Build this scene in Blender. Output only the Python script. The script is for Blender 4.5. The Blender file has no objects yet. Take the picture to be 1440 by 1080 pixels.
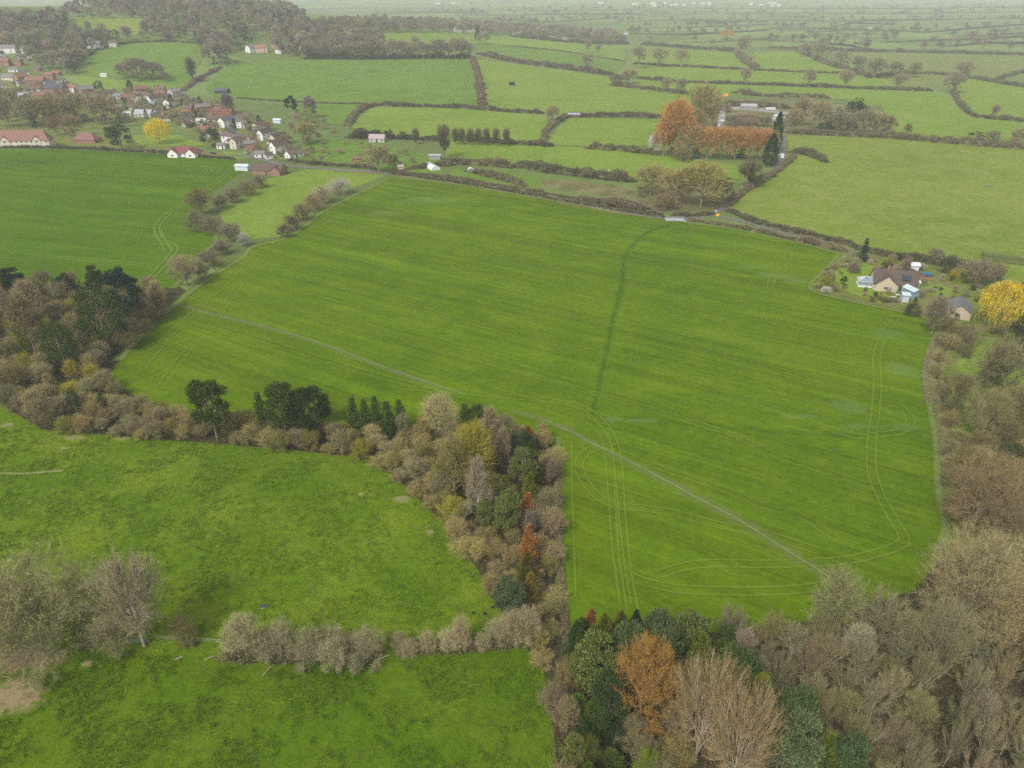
import bpy, bmesh, math, random
import numpy as np
from mathutils import Vector
from mathutils import noise as mnoise
PI = math.pi
R = math.radians
scene = bpy.context.scene
COL = scene.collection

# ------------------------------------------------------------------ camera
F = 1000.0                      # focal length in pixels of the 1440x1080 photograph
PITCH = R(29.5)
EYE = Vector((0.0, 0.0, 100.0))
cam_d = bpy.data.cameras.new('camera')
cam_d.sensor_width = 36.0
cam_d.lens = 36.0 * F / 1440.0
cam_d.clip_start = 1.0
cam_d.clip_end = 40000.0
cam = bpy.data.objects.new('camera', cam_d)
cam.location = EYE
cam.rotation_euler = (PI / 2 - PITCH, 0, 0)
COL.objects.link(cam)
scene.camera = cam
FWD = Vector((0, math.cos(PITCH), -math.sin(PITCH)))
UPV = Vector((0, math.sin(PITCH), math.cos(PITCH)))


def sm(t):
    t = np.clip(t, 0, 1)
    return t * t * (3 - 2 * t)


def hgt(X, Y):
    """the ground: a flat vale with a wooded hill rising at the upper left"""
    a = 62.0 * sm((250.0 - X) / 900.0)
    up = sm((Y - 600.0) / 750.0)
    down = 1.0 - sm((Y - 1400.0) / 900.0)
    return a * up * down


def ray(px, py):
    return (FWD + Vector((1, 0, 0)) * ((px - 720.0) / F) + UPV * ((540.0 - py) / F)).normalized()


def W(px, py, z0=0.0):
    """the point of the ground that shows at a pixel of the photograph"""
    d = ray(px, py)
    t_end = (EYE.z - z0) / max(-d.z, 1e-4)
    t_end = min(t_end, 14000.0)
    if hgt(EYE.x + d.x * t_end, EYE.y + d.y * t_end) < 0.01 and t_end < 620:
        p = EYE + d * t_end
        return Vector((p.x, p.y, z0))
    t, st = 500.0 if t_end > 620 else 0.0, 4.0
    while t < t_end:
        p = EYE + d * t
        if p.z <= hgt(p.x, p.y):
            break
        t += st
    lo, hi = t - st, t
    for _ in range(20):
        m = (lo + hi) / 2
        p = EYE + d * m
        if p.z <= hgt(p.x, p.y):
            hi = m
        else:
            lo = m
    p = EYE + d * hi
    return Vector((p.x, p.y, float(hgt(p.x, p.y))))


def depth(p):
    return (p - EYE).dot(FWD)


def proj(p):
    v = p - EYE
    z = v.dot(FWD)
    return (720 + F * v.x / z, 540 - F * v.dot(UPV) / z)


def z_for_top(p, ytop):
    """height above p whose top shows at row ytop"""
    k = (540.0 - ytop) / F
    # v = (x, y, z): v.UPV = k v.FWD
    y = p.y - EYE.y
    s, c = math.sin(PITCH), math.cos(PITCH)
    z = (k * c * y - s * y) / (c + k * s)
    return EYE.z + z - p.z


# ------------------------------------------------------------------ object helpers
def tag(o, label=None, cat=None, group=None, kind=None):
    if label: o['label'] = label
    if cat: o['category'] = cat
    if group: o['group'] = group
    if kind: o['kind'] = kind
    return o


def empty(name, loc, rz=0.0):
    o = bpy.data.objects.new(name, None)
    o.location = loc
    o.rotation_euler = (0, 0, rz)
    o.empty_display_size = 0.5
    COL.objects.link(o)
    return o


def link(name, me, parent=None, loc=None, color=None):
    o = bpy.data.objects.new(name, me)
    COL.objects.link(o)
    if parent is not None: o.parent = parent
    if loc is not None: o.location = loc
    if color is not None: o.color = (*color, 1.0)
    return o


def np_mesh(name, verts, tris, mats, smooth=False, matidx=None):
    me = bpy.data.meshes.new(name)
    verts = np.asarray(verts, dtype=np.float32)
    tris = np.asarray(tris, dtype=np.int32)
    n, m = len(verts), len(tris)
    me.vertices.add(n)
    me.vertices.foreach_set('co', verts.ravel())
    me.loops.add(m * 3)
    me.loops.foreach_set('vertex_index', tris.ravel())
    me.polygons.add(m)
    me.polygons.foreach_set('loop_start', np.arange(m, dtype=np.int32) * 3)
    if matidx is not None:
        me.polygons.foreach_set('material_index', np.asarray(matidx, dtype=np.int32))
    if smooth:
        me.polygons.foreach_set('use_smooth', np.ones(m, dtype=bool))
    me.update(calc_edges=True)
    for x in (mats if isinstance(mats, (list, tuple)) else [mats]):
        me.materials.append(x)
    return me


class MB:
    """collects faces for one mesh"""
    def __init__(s): s.v, s.f, s.mi = [], [], []

    def add(s, vs, fs, mi=0):
        b = len(s.v)
        s.v += [tuple(x) for x in vs]
        s.f += [tuple(i + b for i in f) for f in fs]
        s.mi += [mi] * len(fs)

    def box(s, x0, x1, y0, y1, z0, z1, mi=0):
        s.add([(x0, y0, z0), (x1, y0, z0), (x1, y1, z0), (x0, y1, z0), (x0, y0, z1), (x1, y0, z1), (x1, y1, z1), (x0, y1, z1)],
              [(3, 2, 1, 0), (4, 5, 6, 7), (0, 1, 5, 4), (1, 2, 6, 5), (2, 3, 7, 6), (3, 0, 4, 7)], mi)

    def hexa(s, bot, top, mi=0):
        s.add(list(bot) + list(top), [(3, 2, 1, 0), (4, 5, 6, 7), (0, 1, 5, 4), (1, 2, 6, 5), (2, 3, 7, 6), (3, 0, 4, 7)], mi)

    def bar(s, a, b, r, mi=0, r2=None, sides=4):
        a, b = Vector(a), Vector(b)
        d = (b - a).normalized()
        u = d.orthogonal().normalized()
        v = d.cross(u)
        r2 = r if r2 is None else r2
        vs = []
        for P, rr in ((a, r), (b, r2)):
            for k in range(sides):
                t = 2 * PI * k / sides
                vs.append(P + u * (rr * math.cos(t)) + v * (rr * math.sin(t)))
        fs = [(k, (k + 1) % sides, sides + (k + 1) % sides, sides + k) for k in range(sides)]
        fs += [tuple(range(sides))[::-1], tuple(range(sides, 2 * sides))]
        s.add(vs, fs, mi)

    def mesh(s, name, mats):
        me = bpy.data.meshes.new(name)
        me.from_pydata(s.v, [], s.f)
        for x in (mats if isinstance(mats, (list, tuple)) else [mats]):
            me.materials.append(x)
        me.polygons.foreach_set('material_index', s.mi)
        me.update()
        return me

    def build(s, name, mats, parent=None, color=None, loc=None):
        return link(name, s.mesh(name, mats), parent, loc, color)


# ------------------------------------------------------------------ materials
def new_mat(name):
    m = bpy.data.materials.new(name)
    m.use_nodes = True
    nt = m.node_tree
    nt.nodes.clear()
    out = nt.nodes.new('ShaderNodeOutputMaterial')
    b = nt.nodes.new('ShaderNodeBsdfPrincipled')
    b.inputs['Roughness'].default_value = 0.9
    b.inputs['Specular IOR Level'].default_value = 0.15
    nt.links.new(b.outputs[0], out.inputs['Surface'])
    return m, nt, b


def N(nt, typ, **kw):
    n = nt.nodes.new('ShaderNode' + typ)
    ins = kw.pop('ins', {})
    for k, v in kw.items(): setattr(n, k, v)
    for k, v in ins.items():
        if isinstance(v, bpy.types.NodeSocket): nt.links.new(v, n.inputs[k])
        else: n.inputs[k].default_value = v
    return n


def mathn(nt, op, a, b=None, c=None, clamp=False):
    n = nt.nodes.new('ShaderNodeMath')
    n.operation = op
    n.use_clamp = clamp
    for i, v in enumerate((a, b, c)):
        if v is None: continue
        if isinstance(v, bpy.types.NodeSocket): nt.links.new(v, n.inputs[i])
        else: n.inputs[i].default_value = v
    return n.outputs[0]


def mixc(nt, fac, a, b, blend='MIX'):
    n = nt.nodes.new('ShaderNodeMix')
    n.data_type = 'RGBA'
    n.blend_type = blend
    n.clamp_factor = True
    for i, v in ((0, fac), (6, a), (7, b)):
        if isinstance(v, bpy.types.NodeSocket): nt.links.new(v, n.inputs[i])
        elif i == 0: n.inputs[i].default_value = v
        else: n.inputs[i].default_value = (*v, 1) if len(v) == 3 else v
    return n.outputs[2]


def ramp(nt, val, lo, hi):
    n = nt.nodes.new('ShaderNodeMapRange')
    n.interpolation_type = 'SMOOTHSTEP'
    nt.links.new(val, n.inputs['Value'])
    n.inputs['From Min'].default_value = lo
    n.inputs['From Max'].default_value = hi
    return n.outputs[0]


def noisef(nt, vec, scale, detail=3.0, rough=0.55, dist=0.0):
    n = nt.nodes.new('ShaderNodeTexNoise')
    nt.links.new(vec, n.inputs['Vector'])
    n.inputs['Scale'].default_value = scale
    n.inputs['Detail'].default_value = detail
    n.inputs['Roughness'].default_value = rough
    n.inputs['Distortion'].default_value = dist
    return n.outputs['Fac']


def plain(name, col, rough=0.8, spec=0.2, metal=0.0, var=0.15, scale=0.8):
    m, nt, b = new_mat(name)
    pos = N(nt, 'TexCoord').outputs['Object']
    f = noisef(nt, pos, scale, 4)
    c2 = tuple(x * (1 - var) for x in col)
    c1 = tuple(min(x * (1 + var), 1) for x in col)
    nt.links.new(mixc(nt, ramp(nt, f, .3, .7), c2, c1), b.inputs['Base Color'])
    b.inputs['Roughness'].default_value = rough
    b.inputs['Specular IOR Level'].default_value = spec
    b.inputs['Metallic'].default_value = metal
    return m


def tinted(name, var=0.2, scale=0.8, rough=0.85, tiles=None, island=0.0, spec=0.15):
    """base colour from the object's own colour, weathered by noise"""
    m, nt, b = new_mat(name)
    oc = N(nt, 'ObjectInfo').outputs['Color']
    pos = N(nt, 'TexCoord').outputs['Object']
    f = noisef(nt, pos, scale, 4)
    k = mathn(nt, 'MULTIPLY_ADD', f, 2 * var, 1 - var)
    if island:
        g = N(nt, 'NewGeometry').outputs['Random Per Island']
        k = mathn(nt, 'MULTIPLY', k, mathn(nt, 'MULTIPLY_ADD', g, 2 * island, 1 - island))
    if tiles:
        w = nt.nodes.new('ShaderNodeTexWave')
        w.bands_direction = tiles[0]
        w.inputs['Scale'].default_value = tiles[1]
        w.inputs['Distortion'].default_value = 0.4
        nt.links.new(pos, w.inputs['Vector'])
        k = mathn(nt, 'MULTIPLY', k, mathn(nt, 'MULTIPLY_ADD', w.outputs['Fac'], 0.3, 0.82))
    v = N(nt, 'VectorMath', operation='SCALE')
    nt.links.new(oc, v.inputs[0])
    nt.links.new(k, v.inputs['Scale'])
    nt.links.new(v.outputs[0], b.inputs['Base Color'])
    b.inputs['Roughness'].default_value = rough
    b.inputs['Specular IOR Level'].default_value = spec
    return m


MT_TWIG = tinted('twig_bark', .12, .15, .95, island=.32, spec=.05)
MT_BARK = tinted('limb_bark', .25, 1.5, .95, island=.1, spec=.05)
MT_LEAF = tinted('needle_foliage', .22, .25, .95, island=.45, spec=.02)
MT_HEDGE = tinted('hedge_twigs', .35, .06, .95, island=.4, spec=.05)
MT_WALL = tinted('house_wall', .12, .5, .85)
MT_BRICK = tinted('brick_wall', .25, 1.2, .9)
MT_ROOF = tinted('roof_tiles', .3, .9, .85, tiles=('Z', 3.0))
MT_PAINT = tinted('painted_metal', .05, .5, .4, spec=.4)
MT_WOOD = tinted('weathered_wood', .3, 1.5, .9)
M_GLASS = plain('window_glass', (.035, .045, .055), .12, .6, 0, .3, .6)
M_WHITE = plain('white_paint', (.75, .75, .73), .5, .3, 0, .05)
M_TYRE = plain('tyre_rubber', (.02, .02, .02), .8)
M_STEEL = plain('galvanised_steel', (.36, .38, .39), .45, .5, .6, .15)
M_ROAD = plain('lane_asphalt', (.165, .155, .135), .9, .1, 0, .2, .4)
M_WATER = None


def field_group(name, cols, stripe=None, mott=1.0, fine=1.0, dry=None, far=False):
    """colour of a grass or crop field from world position; cols = dark, mid, light"""
    g = bpy.data.node_groups.new(name, 'ShaderNodeTree')
    g.interface.new_socket('Color', in_out='OUTPUT', socket_type='NodeSocketColor')
    g.interface.new_socket('Height', in_out='OUTPUT', socket_type='NodeSocketFloat')
    go = g.nodes.new('NodeGroupOutput')
    pos = N(g, 'NewGeometry').outputs['Position']
    big = noisef(g, pos, .012, 3, .5)
    med = noisef(g, pos, .07, 4, .6, .6)
    sml = noisef(g, pos, .55 * fine, 4, .65, .3)
    tin = noisef(g, pos, 2.2 * fine, 3, .7)
    c = mixc(g, ramp(g, big, .3, .7), cols[0], cols[1])
    c = mixc(g, mathn(g, 'MULTIPLY', ramp(g, med, .38, .68), .75 * mott), c, cols[2])
    k = mathn(g, 'ADD', mathn(g, 'MULTIPLY_ADD', sml, .9 * mott, 1 - .45 * mott), mathn(g, 'MULTIPLY_ADD', tin, .8 * mott, -.4 * mott))
    if stripe:
        ang, w1, a1 = stripe
        mp = N(g, 'Mapping', ins={'Vector': pos})
        mp.inputs['Rotation'].default_value = (0, 0, -ang)
        for sc, amp in ((w1, a1), (w1 * .27, a1 * .9), (w1 * .081, a1 * .8)):
            # noise stretched along the drill rows
            mp2 = N(g, 'Mapping', ins={'Vector': mp.outputs[0]})
            mp2.inputs['Scale'].default_value = (sc * .03, sc, 1)
            nf = noisef(g, mp2.outputs[0], 1.0, 3, .6)
            k = mathn(g, 'ADD', k, mathn(g, 'MULTIPLY_ADD', nf, amp * 2, -amp))
    v = N(g, 'VectorMath', operation='SCALE')
    g.links.new(c, v.inputs[0])
    g.links.new(k, v.inputs['Scale'])
    c = v.outputs[0]
    if dry:
        dn = noisef(g, pos, dry[1], 5, .65, .8)
        c = mixc(g, mathn(g, 'MULTIPLY', ramp(g, dn, dry[2], dry[2] + .12), dry[3]), c, dry[0])
    if far:
        vo = N(g, 'TexVoronoi', ins={'Vector': pos, 'Scale': .0052})
        sep = N(g, 'SeparateColor', ins={0: vo.outputs['Color']})
        c = mixc(g, ramp(g, sep.outputs[0], .35, .65), c, mixc(g, .5, c, (.13, .15, .045)))
        v2 = N(g, 'VectorMath', operation='SCALE')
        g.links.new(c, v2.inputs[0])
        g.links.new(mathn(g, 'MULTIPLY_ADD', sep.outputs[1], .4, .8), v2.inputs['Scale'])
        c = v2.outputs[0]
    g.links.new(c, go.inputs['Color'])
    g.links.new(mathn(g, 'ADD', sml, mathn(g, 'MULTIPLY', tin, .5)), go.inputs['Height'])
    return g


def field_mat(name, group, bump=.5, dist=.5, over=None):
    """over = (colour, strength, mode, noise scale): the ribbon or patch that lies on the field"""
    m, nt, b = new_mat(name)
    gn = nt.nodes.new('ShaderNodeGroup')
    gn.node_tree = group
    c = gn.outputs['Color']
    if over:
        col, stren, mode, nsc = over
        uv = N(nt, 'UVMap').outputs[0]
        sep = N(nt, 'SeparateXYZ', ins={0: uv})
        u = sep.outputs[0]
        if mode == 'ribbon':      # 1 in the middle, 0 at both edges
            prof = mathn(nt, 'SUBTRACT', 1.0, mathn(nt, 'ABSOLUTE', mathn(nt, 'MULTIPLY_ADD', u, 2.0, -1.0)))
        else:
            prof = u
        pos = N(nt, 'NewGeometry').outputs['Position']
        nf = noisef(nt, pos, nsc, 4, .65)
        fac = ramp(nt, mathn(nt, 'MULTIPLY', ramp(nt, prof, 0, .35), mathn(nt, 'ADD', prof, mathn(nt, 'MULTIPLY_ADD', nf, 2.4, -1.25))), .05, .8)
        c = mixc(nt, mathn(nt, 'MULTIPLY', fac, stren), c, col)
    nt.links.new(c, b.inputs['Base Color'])
    bm = N(nt, 'Bump', ins={'Strength': bump, 'Distance': dist, 'Height': gn.outputs['Height']})
    nt.links.new(bm.outputs[0], b.inputs['Normal'])
    b.inputs['Specular IOR Level'].default_value = .05
    b.inputs['Roughness'].default_value = 1
    return m


# ------------------------------------------------------------------ ground, fields
def catmull(pts, step):
    out = []
    n = len(pts)
    for i in range(n - 1):
        p0, p1, p2, p3 = pts[max(i - 1, 0)], pts[i], pts[i + 1], pts[min(i + 2, n - 1)]
        m = max(2, int((p2 - p1).length / step))
        for k in range(m):
            t = k / m
            out.append(.5 * ((2 * p1) + (p2 - p0) * t + (2 * p0 - 5 * p1 + 4 * p2 - p3) * t * t + (3 * p1 - p0 - 3 * p2 + p3) * t ** 3))
    out.append(pts[-1].copy())
    for p in out: p.z = float(hgt(p.x, p.y))
    return out


def line_px(pts, step=3.0, smooth=True):
    ps = [W(*p) for p in pts]
    if smooth: return catmull(ps, step)
    return ps


_LAY = [0]


def layer(step=.0007):
    _LAY[0] += 1
    return _LAY[0] * step


def field(name, poly, mat, off=.02, cell=30.0):
    """a field: a sheet that follows the ground inside a traced boundary"""
    off = (off * .3 if off < .1 else off) + layer(.0002)
    ps = [W(*p) for p in poly]
    bm = bmesh.new()
    bm.faces.new([bm.verts.new((p.x, p.y, 0)) for p in ps])
    xs, ys = [p.x for p in ps], [p.y for p in ps]
    if max(ys) > 600:
        for ax, lo, hi in ((0, min(xs), max(xs)), (1, min(ys), max(ys))):
            k = math.ceil(lo / cell)
            while k * cell < hi:
                co, no = [0, 0, 0], [0, 0, 0]
                co[ax], no[ax] = k * cell, 1
                bmesh.ops.bisect_plane(bm, geom=bm.verts[:] + bm.edges[:] + bm.faces[:], plane_co=co, plane_no=no)
                k += 1
    for v in bm.verts: v.co.z = float(hgt(v.co.x, v.co.y)) + off
    bmesh.ops.triangulate(bm, faces=bm.faces[:])
    bmesh.ops.recalc_face_normals(bm, faces=bm.faces[:])
    me = bpy.data.meshes.new(name)
    bm.to_mesh(me)
    bm.free()
    if me.polygons and me.polygons[0].normal.z < 0: me.flip_normals()
    me.materials.append(mat)
    return tag(link(name, me), kind='structure')


def ribbon(name, pts, width, mat, off=.05, step=2.0, w2=None, thing=None, world=False):
    off = (off * .3 if off < .1 else off) + layer()
    ps = pts if world else line_px(pts, step)
    n = len(ps)
    vs, fs, uv = [], [], []
    run = 0
    for i, p in enumerate(ps):
        d = (ps[min(i + 1, n - 1)] - ps[max(i - 1, 0)])
        d.z = 0
        d.normalize()
        s = Vector((-d.y, d.x, 0))
        ww = width if w2 is None else width + (w2 - width) * i / (n - 1)
        for k in (-.5, .5):
            q = p + s * (k * ww)
            vs.append((q.x, q.y, float(hgt(q.x, q.y)) + off))
            uv.append((k + .5, run))
        run += ww
    for i in range(n - 1):
        fs.append((2 * i, 2 * i + 2, 2 * i + 3, 2 * i + 1))
    me = bpy.data.meshes.new(name)
    me.from_pydata(vs, [], fs)
    l = me.uv_layers.new(name='UVMap')
    for lp in me.loops: l.data[lp.index].uv = uv[lp.vertex_index]
    me.update()
    if me.polygons[0].normal.z < 0: me.flip_normals()
    me.materials.append(mat)
    return tag(link(name, me), kind='structure')


def patch(name, px, py, wx, wy, mat, off=.06, seed=0, rot=0.0):
    """an irregular patch of other ground, wx by wy metres"""
    off = (off * .3 if off < .1 else off) + layer()
    c = W(px, py)
    rng = random.Random(seed + int(px * 7 + py))
    n, vs, fs, us = 28, [(c.x, c.y, float(hgt(c.x, c.y)) + off)], [], [1.0]
    ra = [.75 + .5 * rng.random() for _ in range(7)]
    for rr, u in ((.35, .8), (.7, .4), (1, 0)):
        for k in range(n):
            t = 2 * PI * k / n
            f = k * 7 / n
            i = int(f)
            r = rr * (ra[i] * (1 - f + i) + ra[(i + 1) % 7] * (f - i))
            x, y = r * wx / 2 * math.cos(t), r * wy / 2 * math.sin(t)
            X, Y = c.x + x * math.cos(rot) - y * math.sin(rot), c.y + x * math.sin(rot) + y * math.cos(rot)
            vs.append((X, Y, float(hgt(X, Y)) + (off if u > 0 else -.012)))
            us.append(u)
    for k in range(n):
        k2 = (k + 1) % n
        fs.append((0, 1 + k, 1 + k2))
        for r in range(2):
            a = 1 + r * n
            fs.append((a + k, a + n + k, a + n + k2, a + k2))
    me = bpy.data.meshes.new(name)
    me.from_pydata(vs, [], fs)
    l = me.uv_layers.new(name='UVMap')
    for lp in me.loops: l.data[lp.index].uv = (us[lp.vertex_index], 0)
    me.update()
    if me.polygons[0].normal.z < 0: me.flip_normals()
    me.materials.append(mat)
    return tag(link(name, me), kind='structure')
# ------------------------------------------------------------------ light and air
SUN_EL, SUN_AZ = R(48), R(215)
world = bpy.data.worlds.new('World')
scene.world = world
world.use_nodes = True
wnt = world.node_tree
wnt.nodes.clear()
sky = wnt.nodes.new('ShaderNodeTexSky')
sky.sky_type = 'NISHITA'
sky.sun_disc = False
sky.sun_elevation = SUN_EL
sky.sun_rotation = SUN_AZ
sky.dust_density = 3.0
sky.air_density = 1.0
hs = wnt.nodes.new('ShaderNodeHueSaturation')
hs.inputs['Saturation'].default_value = 0.27
wnt.links.new(sky.outputs[0], hs.inputs['Color'])
bg = wnt.nodes.new('ShaderNodeBackground')
bg.inputs['Strength'].default_value = 0.12
wnt.links.new(hs.outputs[0], bg.inputs['Color'])
wo = wnt.nodes.new('ShaderNodeOutputWorld')
wnt.links.new(bg.outputs[0], wo.inputs['Surface'])
sun_d = bpy.data.lights.new('sun', 'SUN')
sun_d.energy = 1.5
sun_d.angle = R(11)
sun_d.color = (1.0, .96, .9)
sun = bpy.data.objects.new('sun', sun_d)
sd = Vector((math.sin(SUN_AZ) * math.cos(SUN_EL), math.cos(SUN_AZ) * math.cos(SUN_EL), math.sin(SUN_EL)))
sun.rotation_euler = sd.to_track_quat('Z', 'Y').to_euler()
sun.location = (0, 0, 300)
COL.objects.link(sun)
vs_ = scene.view_settings
vs_.view_transform = 'Standard'
vs_.look = 'None'
vs_.gamma = 1.0
vs_.use_curve_mapping = False
vs_.exposure = 0.56
scene.cycles.max_bounces = 4
scene.cycles.diffuse_bounces = 2
scene.cycles.glossy_bounces = 2
scene.cycles.volume_bounces = 2
scene.cycles.transparent_max_bounces = 8
scene.cycles.use_adaptive_sampling = False
scene.cycles.use_denoising = False
scene.cycles.denoising_prefilter = 'NONE'
scene.cycles.denoising_input_passes = 'RGB_ALBEDO_NORMAL'

# haze: one closed box of even air
hm = bpy.data.materials.new('haze_air')
hm.use_nodes = True
hn = hm.node_tree
hn.nodes.clear()
ho = hn.nodes.new('ShaderNodeOutputMaterial')
hv = hn.nodes.new('ShaderNodeVolumePrincipled')
hv.inputs['Color'].default_value = (.94, .965, 1.0, 1)
hv.inputs['Density'].default_value = 0.000185
hv.inputs['Anisotropy'].default_value = -0.05
hn.links.new(hv.outputs[0], ho.inputs['Volume'])
b_ = MB()
b_.box(-11500, 11500, -350, 13500, -1, 118)
tag(b_.build('haze', hm), kind='stuff')

# ------------------------------------------------------------------ grass and crop colours
vA, vB = W(360, 380), W(720, 470)
ROWS = math.atan2(vB.y - vA.y, vB.x - vA.x)          # direction of the drill rows
lA, lB = W(20, 300), W(200, 318)
ROWS2 = math.atan2(lB.y - lA.y, lB.x - lA.x)
G_CROP = field_group('crop_colour', ((.072, .134, .0018), (.098, .163, .0018), (.118, .184, .0028)), stripe=(ROWS, .9, .38), mott=.85, fine=1.0)
G_CROP2 = field_group('second_crop_colour', ((.062, .128, .002), (.078, .147, .002), (.10, .168, .003)), stripe=(ROWS2, .6, .30), mott=.5)
G_MEAD = field_group('meadow_colour', ((.082, .150, .004), (.108, .178, .004), (.145, .205, .012)), mott=1.1, dry=((.20, .19, .06), .16, .62, .5))
G_MEAD2 = field_group('lower_meadow_colour', ((.070, .130, .003), (.086, .146, .003), (.110, .168, .008)), mott=.95, dry=((.17, .18, .06), .2, .7, .4))
G_PAST = field_group('pasture_colour', ((.14, .22, .022), (.175, .255, .03), (.20, .27, .05)), mott=.8, fine=.6, dry=((.27, .27, .10), .05, .62, .5))
G_YEL = field_group('yellow_pasture_colour', ((.14, .205, .022), (.18, .235, .03), (.22, .26, .055)), mott=.9, fine=.6, dry=((.30, .28, .12), .05, .6, .55))
G_MID = field_group('green_pasture_colour', ((.10, .18, .022), (.125, .21, .026), (.16, .235, .04)), mott=.8, fine=.5, dry=((.24, .24, .09), .03, .66, .4))
G_OLI = field_group('olive_pasture_colour', ((.14, .18, .045), (.17, .205, .05), (.20, .215, .07)), mott=.8, fine=.5, dry=((.27, .25, .12), .03, .6, .5))
G_BASE = field_group('vale_colour', ((.13, .195, .05), (.155, .22, .055), (.18, .235, .08)), mott=.7, fine=.3, far=True)  # greens paled and greyed: extra distance haze painted into the colour
G_GARD = field_group('rough_grass_colour', ((.10, .15, .018), (.14, .185, .025), (.19, .205, .06)), mott=1.2, dry=((.22, .19, .09), .12, .5, .75))
G_WOOD = field_group('leaf_litter_colour', ((.040, .034, .017), (.060, .048, .025), (.085, .070, .037)), mott=1.2, dry=((.06, .085, .018), .15, .52, .7))  # litter darkened: part of the shade under the trees is painted in
G_ROUGH = field_group('scrub_colour', ((.12, .12, .04), (.17, .165, .06), (.23, .21, .10)), mott=1.2, dry=((.10, .14, .03), .12, .55, .7))

MF = {k: field_mat('field_' + k, g, bu, di) for k, g, bu, di in (
    ('crop', G_CROP, .35, .25), ('crop2', G_CROP2, .35, .25), ('mead', G_MEAD, .7, .6), ('mead2', G_MEAD2, .6, .5), ('past', G_PAST, .5, .6), ('yel', G_YEL, .6, .8),
    ('mid', G_MID, .5, .8), ('oli', G_OLI, .5, .8), ('base', G_BASE, .5, 1.0), ('gard', G_GARD, .8, .6), ('wood', G_WOOD, .8, .6), ('rough', G_ROUGH, .8, .8))}

# ground: one sheet to the horizon, finer near the hill
xs = np.concatenate([np.arange(-11000, -2400, 400), np.arange(-2400, 600, 25), np.arange(600, 11001, 400)]).astype(float)
ys = np.concatenate([np.arange(-300, 600, 50), np.arange(600, 2400, 25), np.arange(2400, 13001, 400)]).astype(float)
XX, YY = np.meshgrid(xs, ys)
ZZ = hgt(XX, YY)
nx, ny = len(xs), len(ys)
ii = (np.arange(ny - 1)[:, None] * nx + np.arange(nx - 1)[None, :]).ravel()
tr = np.concatenate([np.stack([ii, ii + 1, ii + nx + 1], 1), np.stack([ii, ii + nx + 1, ii + nx], 1)])
tag(link('ground', np_mesh('ground', np.stack([XX.ravel(), YY.ravel(), ZZ.ravel()], 1), tr, MF['base'], smooth=True)), kind='structure')

P_CROP = [(545, 248), (620, 255), (700, 267), (800, 283), (900, 300), (960, 311), (1040, 323), (1120, 340), (1182, 357), (1165, 375), (1138, 407), (1200, 425), (1260, 438), (1300, 447),
          (1324, 461), (1312, 480), (1303, 520), (1309, 570), (1318, 630), (1321, 690), (1331, 745), (1320, 790), (1285, 830), (1230, 850), (1150, 872), (1000, 890), (880, 900), (800, 900),
          (790, 850), (788, 780), (786, 700), (785, 645), (770, 612), (700, 603), (550, 600), (400, 594), (270, 582), (200, 562), (150, 535), (165, 508), (200, 470), (238, 433), (265, 410),
          (300, 385), (340, 360), (355, 345), (410, 330), (460, 293), (520, 262)]
P_LEFT = [(-120, 205), (0, 210), (90, 210), (200, 215), (330, 225), (345, 240), (300, 270), (280, 300), (305, 335), (280, 360), (250, 402), (210, 408), (100, 402), (0, 394), (-160, 390)]
P_TRI = [(352, 262), (382, 250), (430, 238), (500, 238), (540, 247), (470, 275), (430, 297), (400, 332), (350, 337), (315, 313), (308, 300), (330, 275)]
P_MEAD = [(-300, 560), (0, 568), (60, 604), (180, 614), (380, 630), (500, 642), (532, 652), (580, 692), (630, 742), (672, 802), (702, 855), (735, 905), (640, 915), (320, 925), (150, 912), (-330, 905)]
P_MEAD2 = [(-330, 905), (150, 912), (320, 925), (640, 915), (735, 905), (762, 935), (775, 1000), (786, 1085), (800, 1250), (-500, 1250)]
P_BIG = [(1022, 290), (1060, 262), (1100, 235), (1112, 222), (1106, 189), (1180, 190), (1260, 194), (1350, 203), (1440, 209), (1560, 216), (1700, 430), (1440, 397), (1380, 378), (1290, 366), (1200, 348), (1160, 338), (1120, 329), (1060, 312)]
field('field', P_CROP, MF['crop'], .03)
field('field', P_LEFT, MF['crop2'], .03)
field('field', P_TRI, MF['past'], .03)
field('field', P_MEAD, MF['mead'], .03)
field('field', P_MEAD2, MF['mead2'], .034)
field('field', P_BIG, MF['yel'], .03)
# the wood floors and the rough ground by the stream
field('woodland_floor', [(-300, 385), (0, 390), (100, 400), (210, 408), (250, 402), (265, 410), (238, 433), (200, 470), (165, 508), (150, 535), (200, 562), (270, 582), (400, 594), (550, 600), (700, 603), (770, 612), (785, 645), (786, 700), (788, 780), (790, 850),
                         (800, 900), (786, 1085), (775, 1000), (762, 935), (735, 905), (702, 855), (672, 802), (630, 742), (580, 692), (532, 652), (500, 642), (380, 630), (180, 614), (60, 604), (0, 568), (-300, 560)], MF['wood'], .025)
field('woodland_floor', [(800, 900), (880, 900), (1000, 890), (1150, 872), (1230, 850), (1285, 830), (1320, 790), (1440, 770), (1700, 760), (1900, 1250), (800, 1250), (786, 1085)], MF['wood'], .025)
field('rough_grass', [(1324, 461), (1360, 455), (1440, 440), (1600, 440), (1800, 760), (1440, 770), (1320, 790), (1331, 745), (1321, 690), (1318, 630), (1309, 570), (1303, 520), (1312, 480)], MF['gard'], .025)
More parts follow.
